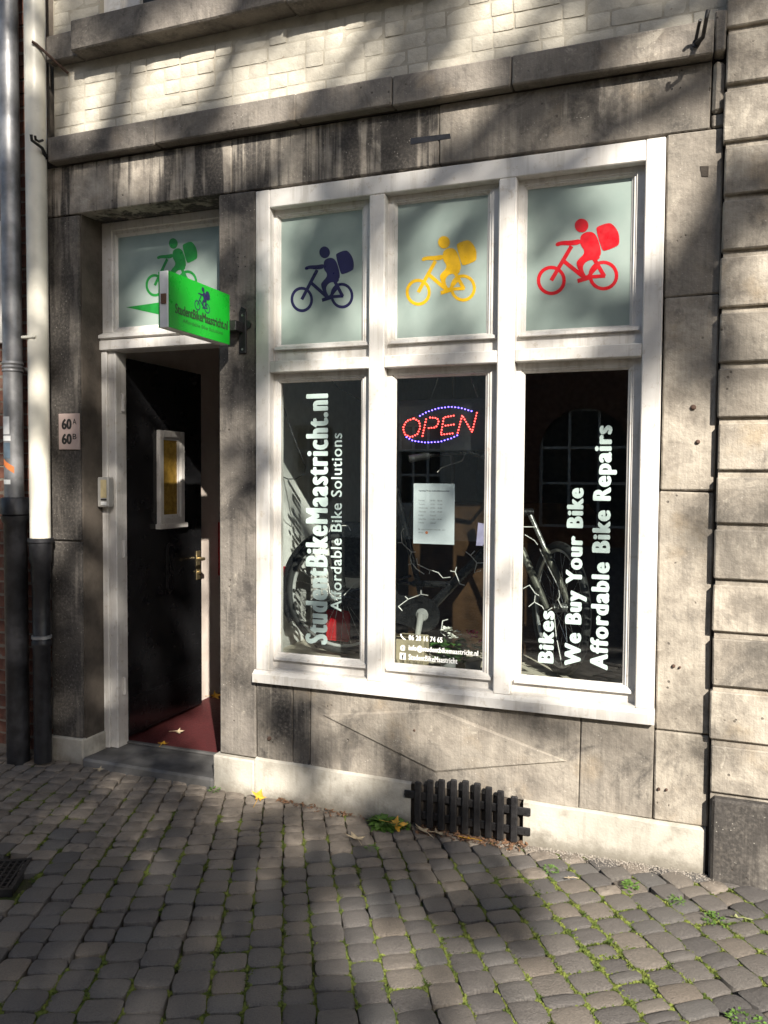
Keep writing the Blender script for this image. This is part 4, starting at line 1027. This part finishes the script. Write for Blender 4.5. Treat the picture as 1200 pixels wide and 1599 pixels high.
MB().lathe([(0.028, 0), (0.028, 0.06), (0.02, 0.065)], hubR+Vector((0, -0.09, 0)), 'Y', 16).build('gear_hub', M['chrome'], bk, smooth=True)
sb_ = thing('spare_wheel_bag', 'dark bag with red patch leaning low behind the rear wheel', 'bag', (-1.80, 0.60, 0.65))
MB().cbox(-0.16, 0.16, -0.05, 0.06, 0.0, 0.30, 0.03).build('body', M['bike'], sb_); MB().cbox(-0.05, 0.09, -0.056, -0.048, 0.06, 0.23, 0.01).build('red_patch', M['tail'], sb_)
wb = thing('white_board', 'pale leaning board low in the left window behind the wheel', 'board', (-1.72, 0.70, 0.65))
MB().cbox(-0.30, 0.12, -0.006, 0.006, 0.0, 0.62, 0.002).build('panel', M['shopwhite'], wb)
bd = thing('wooden_backboard', 'brown wooden display board with rounded corner standing behind the bicycle', 'board', (-1.18, 0.86, 0.65))
pts = [(-0.30, 0.0), (0.74, 0.0), (0.74, 0.78), (0.70, 0.83), (-0.24, 0.83), (-0.285, 0.80), (-0.30, 0.75)]
MB().prism(pts, lambda a, b, h: (a, h, b), 0.0, 0.022).build('panel', M['darkwood'], bd)
# fairy lights
fl = thing('fairy_light_cord', 'white fairy light cord with little twigs draped over the bicycle', 'fairy lights')
mid_a = lambda P: [at(600+x/6.667, 700+y/6.667, 0.33) for x, y in P]; mid_b = lambda P: [at(600+x/6.667, 860+y/6.667, 0.33) for x, y in P]
rgt = lambda P: [at(805+x/5.71, 800+y/5.71, 0.33) for x, y in P]; lft = lambda P: [at(430+x/6.147, 780+y/6.147, 0.33) for x, y in P]
segs = [mid_a(p) for p in ([(210, 835), (175, 870), (195, 985), (285, 1080), (330, 1080)], [(195, 985), (145, 980)], [(285, 1080), (275, 1130), (295, 1200), (250, 1210)], [(295, 1200), (345, 1255), (420, 1310)], [(555, 250), (590, 205), (700, 165), (820, 130), (850, 45)], [(700, 165), (690, 60)])]
segs += [mid_b(p) for p in ([(470, 240), (475, 200), (560, 230), (610, 285), (690, 275)], [(340, 80), (350, 140), (470, 200)], [(690, 210), (740, 220), (775, 290), (790, 345), (840, 360)], [(740, 220), (755, 170)], [(850, 10), (905, 45), (965, 130), (1040, 125)], [(905, 45), (945, 0)], [(965, 130), (940, 230), (1010, 205)], [(150, 580), (250, 505), (385, 455), (460, 465)], [(250, 505), (220, 475)], [(385, 455), (385, 410)], [(150, 580), (190, 625)], [(610, 730), (595, 850), (640, 890)], [(610, 730), (665, 715)])]
segs += [rgt(p) for p in ([(75, 130), (175, 130)], [(85, 200), (170, 250), (200, 290)], [(215, 320), (265, 430), (330, 560), (385, 670), (395, 750), (380, 780), (415, 850)], [(70, 680), (125, 650), (180, 720), (240, 760)], [(180, 720), (170, 800), (120, 840)], [(170, 800), (240, 840), (270, 890), (330, 850)], [(345, 900), (365, 1100), (420, 1380)])]
segs += [lft(p) for p in ([(640, 250), (700, 250), (725, 300)], [(660, 920), (740, 830), (710, 800)], [(740, 830), (815, 775)], [(500, 730), (520, 900), (600, 970)], [(470, 365), (520, 300), (540, 240)])]
fc = MB()
for p in segs:
    for i in range(1, len(p)-1): p[i] = p[i]+Vector((0, rnd.uniform(-.01, .01), 0))
    fc.tube(p, 0.0023, 6)
fc.build('cord', M['cord'], fl, smooth=True)
cb = thing('black_cable', 'thin black cable hanging in the left pane', 'cable')
c_ = MB(); c_.tube([at(513, 590, .25), at(530, 606, .25), at(545, 615, .25), at(575, 632, .25)], 0.0028, 6)
c_.tube([at(436, 620, .25), at(445, 640, .25), at(456, 675, .25), at(468, 705, .25), at(477, 728, .25), at(476, 740, .25), at(462, 748, .25), at(450, 748, .25), at(436, 742, .25)], 0.0028, 6)
c_.build('wire', M['bike'], cb, smooth=True)
bx = thing('cream_box', 'cream cardboard box on the display floor under the crank', 'box', (-1.27, 0.34, 0.65))
MB().cbox(-0.085, 0.065, -0.05, 0.05, 0.0, 0.165, 0.006).build('carton', M['card'], bx)
fb = MB(); fb.add([(-0.085, -0.05, 0.165), (0.065, -0.05, 0.165), (0.05, -0.10, 0.19), (-0.07, -0.10, 0.19)], [(0, 1, 2, 3)]); fb.build('flap', M['card'], bx)
def leafy(mb_, c, n, r, h, size, up_=0.5):
    for _ in range(n):
        a = rnd.uniform(0, 2*PI); rr = r*math.sqrt(rnd.random()); p = Vector(c)+Vector((rr*math.cos(a), rr*math.sin(a), h*rnd.random()))
        d = Vector((math.cos(a), math.sin(a), rnd.uniform(-.2, up_))).normalized(); sdir = d.cross(Vector((rnd.uniform(-.4, .4), rnd.uniform(-.4, .4), 1))).normalized()
        L = size*rnd.uniform(.7, 1.3); wv = L*0.36; nn = sdir.cross(d)
        mb_.add([p, p+d*L*.5+sdir*wv+nn*L*.06, p+d*L*.5-sdir*wv+nn*L*.06, p+d*L+nn*-L*.1, p+d*L*.5], [(0, 4, 1), (0, 2, 4), (1, 4, 3), (4, 2, 3)])
for x, lab, pet, nn in ((-1.09, 'white flowering pot plant beside the cream box', 'whitepetal', 12), (-0.965, 'pink flowering pot plant in the middle window corner', 'petal', 6)):
    p_ = thing('pot_plant', lab, 'pot plant', (x, 0.34, 0.65), 'pot plants in the shop window')
    MB().lathe([(0.032, 0.0), (0.045, 0.07), (0.048, 0.072), (0.044, 0.066)], (0, 0, 0), 'Z', 16).build('pot', M['pot'], p_, smooth=True)
    f_ = MB(); leafy(f_, (0, 0, 0.06), 60, 0.05, 0.10, 0.05); f_.build('leaves', M['plantleaf'], p_)
    g_ = MB()
    for _ in range(nn):
        a = rnd.uniform(0, 2*PI); c0 = Vector((0.055*math.cos(a)*rnd.random(), 0.055*math.sin(a)*rnd.random(), 0.16+0.06*rnd.random()))
        leafy(g_, c0, 7, 0.006, 0.004, 0.020, 1.2)
    g_.build('flowers', M[pet], p_)
wh = thing('violet_leaflets', 'violet paper leaflets fixed behind the opening hours sheet', 'leaflets', (-0.93, 0.6, 1.36))
lf = MB(); lf.prism([(-0.06, -0.03), (0.0, 0.12), (0.075, 0.09), (0.02, -0.05)], lambda a, b, h: (a, h, b), 0, 0.002); lf.prism([(-0.09, -0.10), (-0.08, 0.02), (-0.01, 0.01), (-0.02, -0.10)], lambda a, b, h: (a, h, b), -0.004, -0.002)
lf.build('paper', M['helmet'], wh)

# ================================================================ LEAVES, WEEDS, MOSS, LITTER
def maple(scale, seed, curl):
    r = random.Random(seed); lobes = [(-150, .55), (-115, .32), (-75, .85), (-45, .42), (0, 1.0), (45, .42), (75, .85), (115, .32), (150, .55)]
    ring = []
    for a, l in lobes:
        an = math.radians(a+r.uniform(-6, 6)); l *= r.uniform(.85, 1.1); big = l > 0.5
        if big:
            for da, k in ((-9, .72), (0, 1), (9, .72)): ring.append((an+math.radians(da), l*k))
        else: ring.append((an, l))
    def P(an, l, k=1.0):
        x, y = math.cos(an)*l*k, math.sin(an)*l*k
        z = curl*(x*x*0.5+abs(y)*0.8*l)*0.5+0.05*math.sin(5*an+seed)*l
        return (x*scale, y*scale, z*scale)
    vs = [(0, 0, 0)]+[P(a, l, .5) for a, l in ring]+[P(a, l) for a, l in ring]; n = len(ring); fs = []
    for k in range(n-1):
        fs += [(0, 1+k, 2+k), (1+k, 1+n+k, 2+n+k, 2+k)]
    return vs, fs
def fallen(label, u, v, mat, scale=0.042, rz=0.0, tilt=(0.1, 0.1), curl=0.6, z=None, stem=1.1, seed=1, lift=0.012):
    p = at(u, v, (gz(-1.5) if z is None else z)+0.01, 2)
    if z is None and p.x > -3: p.y = min(p.y, -0.075)
    zz = (gz(p.x) if z is None else z)+lift
    r_ = thing('fallen_leaf', label, 'fallen leaf', (p.x, p.y, zz), 'fallen autumn leaves', (tilt[0], tilt[1], rz))
    b_ = MB(); b_.add(*maple(scale, seed, curl)); b_.build('blade', M[mat], r_, smooth='all', fix=False)
    st_ = MB(); st_.tube([(0, 0, 0.001), (-scale*.5*stem, scale*.1, 0.004), (-scale*1.25*stem, scale*.22*stem, 0.0)], 0.0014, 5); st_.build('stem', M[mat], r_)
fallen('yellow leaf standing up by the plinth right of the doorstep', 413, 1246, 'leafyel', 0.056, 1.9, (0.5, -0.35), 0.8, seed=3, lift=0.02)
fallen('pale dry leaf lying on the cobbles left of the cellar grille', 557, 1308, 'leaftan', 0.062, 2.4, (0.25, 0.05), 0.5, seed=8)
fallen('orange yellow leaf tucked beside the weed at the grille', 632, 1272, 'leafyel', 0.058, 0.6, (0.7, 0.2), 0.7, seed=5, lift=0.02)
fallen('pale curled leaf under the left bars of the grille', 668, 1287, 'leaftan', 0.055, 2.7, (0.3, -0.1), 1.0, seed=11)
fallen('pale curled leaf under the middle bars of the grille', 690, 1292, 'leaftan', 0.045, 1.2, (0.2, 0.4), 1.1, seed=13)
fallen('yellow leaf in front of the right half of the grille', 733, 1302, 'leafyel', 0.054, 3.0, (0.35, 0.1), 0.7, seed=17)
fallen('pale green leaf on sunlit cobbles near the right edge', 1150, 1430, 'leafgreen', 0.042, 2.9, (0.4, 0.2), 0.9, seed=19)
fallen('small pale leaf scrap on the sunlit cobbles below the skirting', 890, 1368, 'leaftan', 0.026, 3.3, (0.2, 0.1), 0.4, seed=23)
fallen('tan leaf between the feet of the two drainpipes', 38, 1166, 'leaftan', 0.048, 1.4, (0.8, 0.0), 0.8, seed=29, lift=0.02)
fallen('curled tan leaf on the cobbles before the doorstep', 170, 1204, 'leaftan', 0.026, 0.4, (0.5, 0.0), 1.2, seed=31)
fallen('pale leaf lying in the middle of the red hallway floor', 279, 1143, 'leaftan', 0.040, 0.6, (0.3, 0.0), 0.8, z=0.088, seed=37)
fallen('flat yellow leaf on the red floor by the threshold', 255, 1160, 'leafyel', 0.042, 2.0, (0.05, 0.0), 0.3, z=0.088, seed=41, lift=0.006)
fallen('small yellow leaf on the hallway floor against the wall', 336, 1087, 'leafyel', 0.050, 1.0, (0.6, 0.0), 0.9, z=0.088, seed=43)

def weed(label, u, v, n, r, size, h=0.02):
    p = at(u, v, 0.01+gz(-1.2), 2); p.y = min(p.y, -0.05)
    w_ = thing('weed', label, 'weed', (p.x, p.y, gz(p.x)-0.012), 'weeds in the paving joints')
    b_ = MB(); leafy(b_, (0, 0, 0.004), int(n*2.2), r, h*0.8, size*(0.9 if size > .05 else 0.45), 0.6); b_.build('leaves', M['weed'], w_)
weed('largest bright green weed growing left of the cellar grille', 610, 1277, 70, 0.045, 0.055, 0.03)
weed('narrow weed sprig between the orange leaf and the grille', 640, 1278, 22, 0.018, 0.045, 0.03)
weed('weed growing under the pale dry leaf', 580, 1322, 24, 0.025, 0.026)
weed('weed tuft on shaded cobbles right of the doorstep plinth', 335, 1240, 22, 0.03, 0.024)
weed('weed tuft low in the sunlit joint left of the pale scrap', 860, 1355, 30, 0.03, 0.026)
weed('upright weed in the sunlit joint below the right column', 985, 1381, 30, 0.024, 0.034, 0.03)
weed('weed row beneath the upright weed', 1055, 1402, 30, 0.03, 0.024)
weed('weed row left of the pale green leaf', 1118, 1431, 50, 0.045, 0.024)
weed('weed tuft in the bottom right corner joint', 1165, 1590, 60, 0.05, 0.03)

ms = MB()
def tuft(p, s_):
    for _ in range(rnd.randint(3, 5)):
        a = rnd.uniform(0, 2*PI); q = p+Vector((rnd.gauss(0, .006), rnd.gauss(0, .006), 0)); L = s_*rnd.uniform(.6, 1.3)
        d = Vector((math.cos(a), math.sin(a), 0)); e = Vector((-d.y, d.x, 0)); up2 = Vector((0, 0, L*rnd.uniform(.3, 1.0)))
        ms.add([q-e*L*.4, q+e*L*.4, q+d*L*.9+up2*.8+e*L*.3, q+d*L*.9+up2*.8-e*L*.3], [(0, 1, 2, 3)])
for (s0, t0, wst, ln) in joints:
    for edge in (0, 1):
        for _ in range(64 if edge == 0 else 30):
            s1, t1 = (s0, t0+ln*rnd.random()) if edge == 0 else (s0+wst*rnd.random(), t0)
            P, th = gpos(s1, t1)
            if not (-3.6 < P.x < 0.9 and -2.3 < P.y < -0.02): continue
            dens = 0.45+1.1*mnoise.noise(Vector((P.x*2.6, P.y*2.6, 0)))+0.8*mnoise.noise(Vector((P.x*11, P.y*11, 5)))
            dens += 0.55*min(1, max(0, (P.x+1.7)/1.3)) - (0.5 if edge else 0.0)
            if P.y > -0.25: dens -= 0.45
            if dens > 0.45: tuft(Vector((P.x+rnd.gauss(0, .0045), P.y+rnd.gauss(0, .0045), gz(P.x)-0.013)), 0.0058+0.0048*min(1, max(0, dens-0.4)))
mo = ms.build('moss', M['moss'], None, fix=False); mo['kind'] = 'stuff'; tag(mo, 'green moss growing in the joints between the cobbles')
# grit washed against the wall at the right, brown litter under the grille
gt = MB()
for _ in range(2600):
    x = rnd.uniform(-0.75, 0.14); y = -0.014-abs(rnd.gauss(0, 0.035))
    if rnd.random() > 0.35+0.65*(x+0.75)/0.9: continue
    q = Vector((x, y, gz(x)+rnd.uniform(-0.006, 0.004))); L = rnd.uniform(.0012, .0035)
    gt.add([q+Vector((L, 0, 0)), q+Vector((-L*.6, L*.8, 0)), q+Vector((-L*.6, -L*.8, 0)), q+Vector((0, 0, L))], [(0, 1, 3), (1, 2, 3), (2, 0, 3)])
go = gt.build('grit', M['gravel'], None, fix=False); go['kind'] = 'stuff'; tag(go, 'pale grit washed up against the skirting')
lt = MB()
for _ in range(420):
    if rnd.random() < 0.75: x, y = rnd.uniform(-1.12, -0.62), rnd.uniform(-0.09, 0.0)
    else: x, y = rnd.uniform(-1.85, -1.35), -0.02-abs(rnd.gauss(0, 0.02))
    q = Vector((x, y, gz(x)+rnd.uniform(0.0, 0.012))); a = rnd.uniform(0, PI); L = rnd.uniform(.005, .018); d = Vector((math.cos(a), math.sin(a), rnd.uniform(-.2, .4)))*L; e = Vector((-math.sin(a), math.cos(a), rnd.uniform(-.4, .4)))*L*.35
    lt.add([q-d, q+e, q+d, q-e], [(0, 1, 2, 3)])
lo = lt.build('leaf_litter', M['litter'], None, fix=False); lo['kind'] = 'stuff'; tag(lo, 'brown leaf litter under the grille and along the skirting')

# ================================================================ ACROSS THE STREET: houses and the trees that dapple the front
def opposite(label, x0_, x1_, hgt, mat, singles, arch=None):
    op = thing('opposite_building', label, 'building', (0, -16, 0), 'buildings across the street')
    AW, AZ0, AZS = 1.05, 0.45, 2.25; holes = []
    if arch is not None: holes.append((arch-AW, arch+AW, AZ0, AZS+AW))
    for x in singles: holes += [(x-0.6, x+0.6, 0.9, 3.0), (x-0.6, x+0.6, 4.6, 6.6)]
    if arch is not None: holes.append((arch-0.6, arch+0.6, 4.6, 6.6))
    wallm = MB()
    xq = sorted({x0_, x1_}|{h[0] for h in holes}|{h[1] for h in holes}); zq = sorted({0.0, hgt}|{h[2] for h in holes}|{h[3] for h in holes})
    for a, b in zip(xq, xq[1:]):
        for c, d_ in zip(zq, zq[1:]):
            if not any(h[0] <= (a+b)/2 <= h[1] and h[2] <= (c+d_)/2 <= h[3] for h in holes): wallm.box(a, b, -0.35, 0, c, d_)
    wallm.box(x0_, x1_, -6, -5.9, 0, hgt)
    wallm.build('wall', M[mat], op, fix=False)
    if arch is not None:       # spandrels that turn the tall opening into an arch
        arc_ = MB(); n = 14
        for sg_ in (-1, 1):
            pts = [(sg_*AW, AZS+AW)]+[(sg_*AW*math.cos(PI/2*k/n), AZS+AW*math.sin(PI/2*k/n)) for k in range(n+1)]
            for k in range(1, n+1):
                p3 = [pts[0], pts[k], pts[k+1]]
                arc_.add([(arch+a, -0.002, b) for a, b in p3]+[(arch+a, -0.3, b) for a, b in p3], [(0, 1, 2), (5, 4, 3), (0, 3, 4, 1), (1, 4, 5, 2), (2, 5, 3, 0)])
        arc_.build('arch_head', M[mat], op)
    for h in holes:
        x0, x1, z0, z1 = h; c = (x0+x1)/2; f_ = MB()
        for a in (x0, x1-0.07): f_.box(a, a+0.07, -0.20, -0.10, z0, z1)
        for a in (c-0.33*(x1-x0)/2-0.03, c+0.33*(x1-x0)/2-0.03): f_.box(a, a+0.06, -0.19, -0.11, z0, z1)
        for b in (z0, z1-0.07, z0+(z1-z0)*0.36, z0+(z1-z0)*0.66): f_.box(x0, x1, -0.185, -0.115, b, b+0.06)
        wn_ = f_.build('window', M['paint'], op); MB().box(x0, x1, -0.17, -0.165, z0, z1).build('pane', M['dkglass'], wn_)
    rf = MB(); rf.add([(x0_, 0.4, hgt), (x1_, 0.4, hgt), (x1_, -3, hgt+1.6), (x0_, -3, hgt+1.6), (x1_, -6, hgt), (x0_, -6, hgt)], [(0, 1, 2, 3), (3, 2, 4, 5), (0, 3, 5), (1, 4, 2)])
    rf.build('roof', M['gap'], op)
opposite('pale rendered building across the street mirrored faintly in the left panes', -22, -4.4, 8.6, 'farbrick', [-19.0, -15.5, -12.2, -9.4, -6.4])
opposite('dark brick building with arched window across the street, mirrored in the right pane', -4.4, 13, 8.6, 'redbrick', [1.4, 4.8, 8.2, 11.4], -2.3)

# brightness of the sun patches, read off the photograph on a 50-pixel grid (0 shade .. 9 sun):
# it only decides where the boughs across the street carry leaves
LIT = """355214765774247675446876
344227643586245754567875
335737446863255464357766
336846358653345633467754
325463475423543623677656
313473252233223422353545
311111125523423455565456
322155514445444556764225
322255523444454445653337
432355523444444434423437
432344523554444544432226
444466524455554456545336
453222233334543366636667
452222265559755577747778
472322865559955577746887
485222845559755577757776
374222845556755577767344
233222865556866677768444
222222875556866677768888
222222665557766677778888
222222875556666677787678
222223854455543677798346
222236664246366433566468
222224576235477464564668
001354786467356777657788
000341134454222488899968
000000013443324557888888
000000001432233249999999
000000000355432229999999
000000000256664349999999
000000000247766669999999
000000000124666669999999""".split('\n')
LIT = [[int(c) for c in r] for r in LIT]
def lit(u, v):
    a, b = min(max(u/50-0.5, 0), 22.999), min(max(v/50-0.5, 0), 30.999)
    i, j = int(a), int(b); fa, fb = a-i, b-j
    return ((LIT[j][i]*(1-fa)+LIT[j][i+1]*fa)*(1-fb)+(LIT[j+1][i]*(1-fa)+LIT[j+1][i+1]*fa)*fb)/9
YTREE = -11.0
def to_tree(P, y=YTREE): return P + SUN*((y-P.y)/SUN.y)
crown_and_added_canopy = MB()
LS = 0.105
def leaf_at(p, s_):
    a = rnd.uniform(0, 2*PI); n_ = (SUN+Vector((rnd.gauss(0, .45), rnd.gauss(0, .45), rnd.gauss(0, .45)))).normalized()
    e = n_.orthogonal().normalized(); f_ = n_.cross(e); d = e*math.cos(a)+f_*math.sin(a); g = n_.cross(d)
    crown_and_added_canopy.add([p-d*s_*.6, p+g*s_*.45-d*s_*.1, p+d*s_*.6, p-g*s_*.45-d*s_*.1], [(0, 1, 2, 3)])
leafA = LS*LS*0.54*0.82
def scatter(sample, area_perp, dens_max=3.5):
    n_ = int(area_perp*dens_max/leafA)
    for _ in range(n_):
        P = sample(); u, v, k = pix(P)
        inside = -60 < u < 1260 and -60 < v < 1660
        if inside: l = lit(u, v); l += (1.1 if P.z < 0.01 else 1.9)*l*(1-l)*mnoise.noise(Vector((P.x*3.3, P.y*3.3, P.z*3.3+P.x)))
        else: l = 0.5+0.9*mnoise.noise(Vector((P.x*1.3, P.y*1.3, P.z*1.3)))
        l = min(1, max(0, l)); l2 = min(1, max(0, (l-0.5)*1.9+0.5)); l2 = l2*l2*(3-2*l2)
        cov = -math.log(max(0.03, 0.02+0.98*l2)) if l2 < 1 else 0
        if rnd.random()*dens_max < cov: leaf_at(to_tree(P, YTREE+rnd.gauss(0, 0.55)), LS*rnd.uniform(.8, 1.2))
scatter(lambda: Vector((rnd.uniform(-5.0, 2.6), 0, rnd.uniform(0, 5.2))), 7.6*5.2*abs(SUN.y))
scatter(lambda: Vector((rnd.uniform(-5.0, 2.6), rnd.uniform(-4.2, 0), 0)), 7.6*4.2*SUN.z)
tree = thing('plane_tree', 'broad leafy plane tree across the street that dapples the shop front, with added canopy overhead', 'tree')
tk = MB(); base = Vector((11.6, -11.3, 0))
tk.tube([base, base+Vector((-.1, .05, 3)), base+Vector((0, .1, 7)), base+Vector((-.2, .2, 10.5)), base+Vector((-.7, .3, 13.8))], [0.36, 0.29, 0.25, 0.21, 0.15], 14)
tk.build('trunk', M['bark'], tree, smooth=True)
LIMB = [base+Vector((-.7, .3, 13.8)), Vector((9.2, -11.0, 14.2)), Vector((7.4, -11.1, 14.0)), Vector((5.6, -11.0, 14.1)), Vector((3.6, -11.0, 13.7))]
MB().tube(LIMB, [0.15, 0.13, 0.11, 0.09, 0.06], 10).build('main_limb', M['bark'], tree, smooth=True)
for _ in range(10500):  # added canopy over the street, unseen, to dim skylight on the cobbles
    p = Vector((rnd.uniform(-13, 12), rnd.uniform(-9.5, 0.6), 0)); p.z = 12.6+0.9*mnoise.noise(Vector((p.x*.4, p.y*.4, 2)))+rnd.uniform(0, 0.8)+max(0, (-6-p.y)*0.15)
    if mnoise.noise(Vector((p.x*.55, p.y*.55, 9))) > 0.62: continue
    leaf_at(p, rnd.uniform(0.20, 0.34))
def limb_point(p):
    best = None
    for a, b in zip(LIMB, LIMB[1:]):
        for k in range(6):
            q = a.lerp(b, k/6)
            if q.x > p.x and (best is None or (q-p).length < (best-p).length): best = q
    return best if best is not None else LIMB[0]
def bough(px, r0, r1, join=None, dy=0.0):
    p = [to_tree(at(u, v, 0), YTREE+dy) for u, v in px]
    p = [limb_point(p[0]+Vector((0.5, 0, 0)))]+p
    n_ = len(p); MB().tube(p, [r0+(r1-r0)*k/(n_-1) for k in range(n_)], 10).build('bough', M['bark'], tree, smooth=True)
for px, r0, r1, dy in (
        ([(1090, -10), (1007, 43), (933, 87), (833, 123), (797, 167), (733, 233), (640, 330)], 0.10, 0.075, 0.2),
        ([(690, -60), (673, 0), (633, 73), (600, 113), (573, 160), (540, 217), (517, 283), (470, 400)], 0.085, 0.06, -0.3),
        ([(640, -60), (607, 0), (560, 77), (500, 150), (420, 290)], 0.065, 0.045, 0.3),
        ([(720, 0), (687, 60), (653, 127), (600, 230)], 0.055, 0.04, -0.5),
        ([(1110, 110), (1073, 143), (960, 200), (900, 250)], 0.075, 0.06, 0.5),
        ([(420, -60), (385, 30), (340, 130), (285, 260), (250, 330)], 0.075, 0.05, 0.1),
        ([(235, -60), (215, 40), (195, 130), (165, 240), (140, 420)], 0.105, 0.085, 0.4),
        ([(120, -40), (112, 40), (100, 200)], 0.05, 0.05, 0.0),
        ([(900, -60), (860, 20), (800, 70)], 0.06, 0.04, 0.0),
        ([(1250, 250), (1100, 350), (1060, 420), (1010, 560)], 0.09, 0.06, -0.2)):
    bough(px, r0, r1, dy=dy)
crown_and_added_canopy.build('crown_and_added_canopy', M['treeleaf'], tree, fix=False)
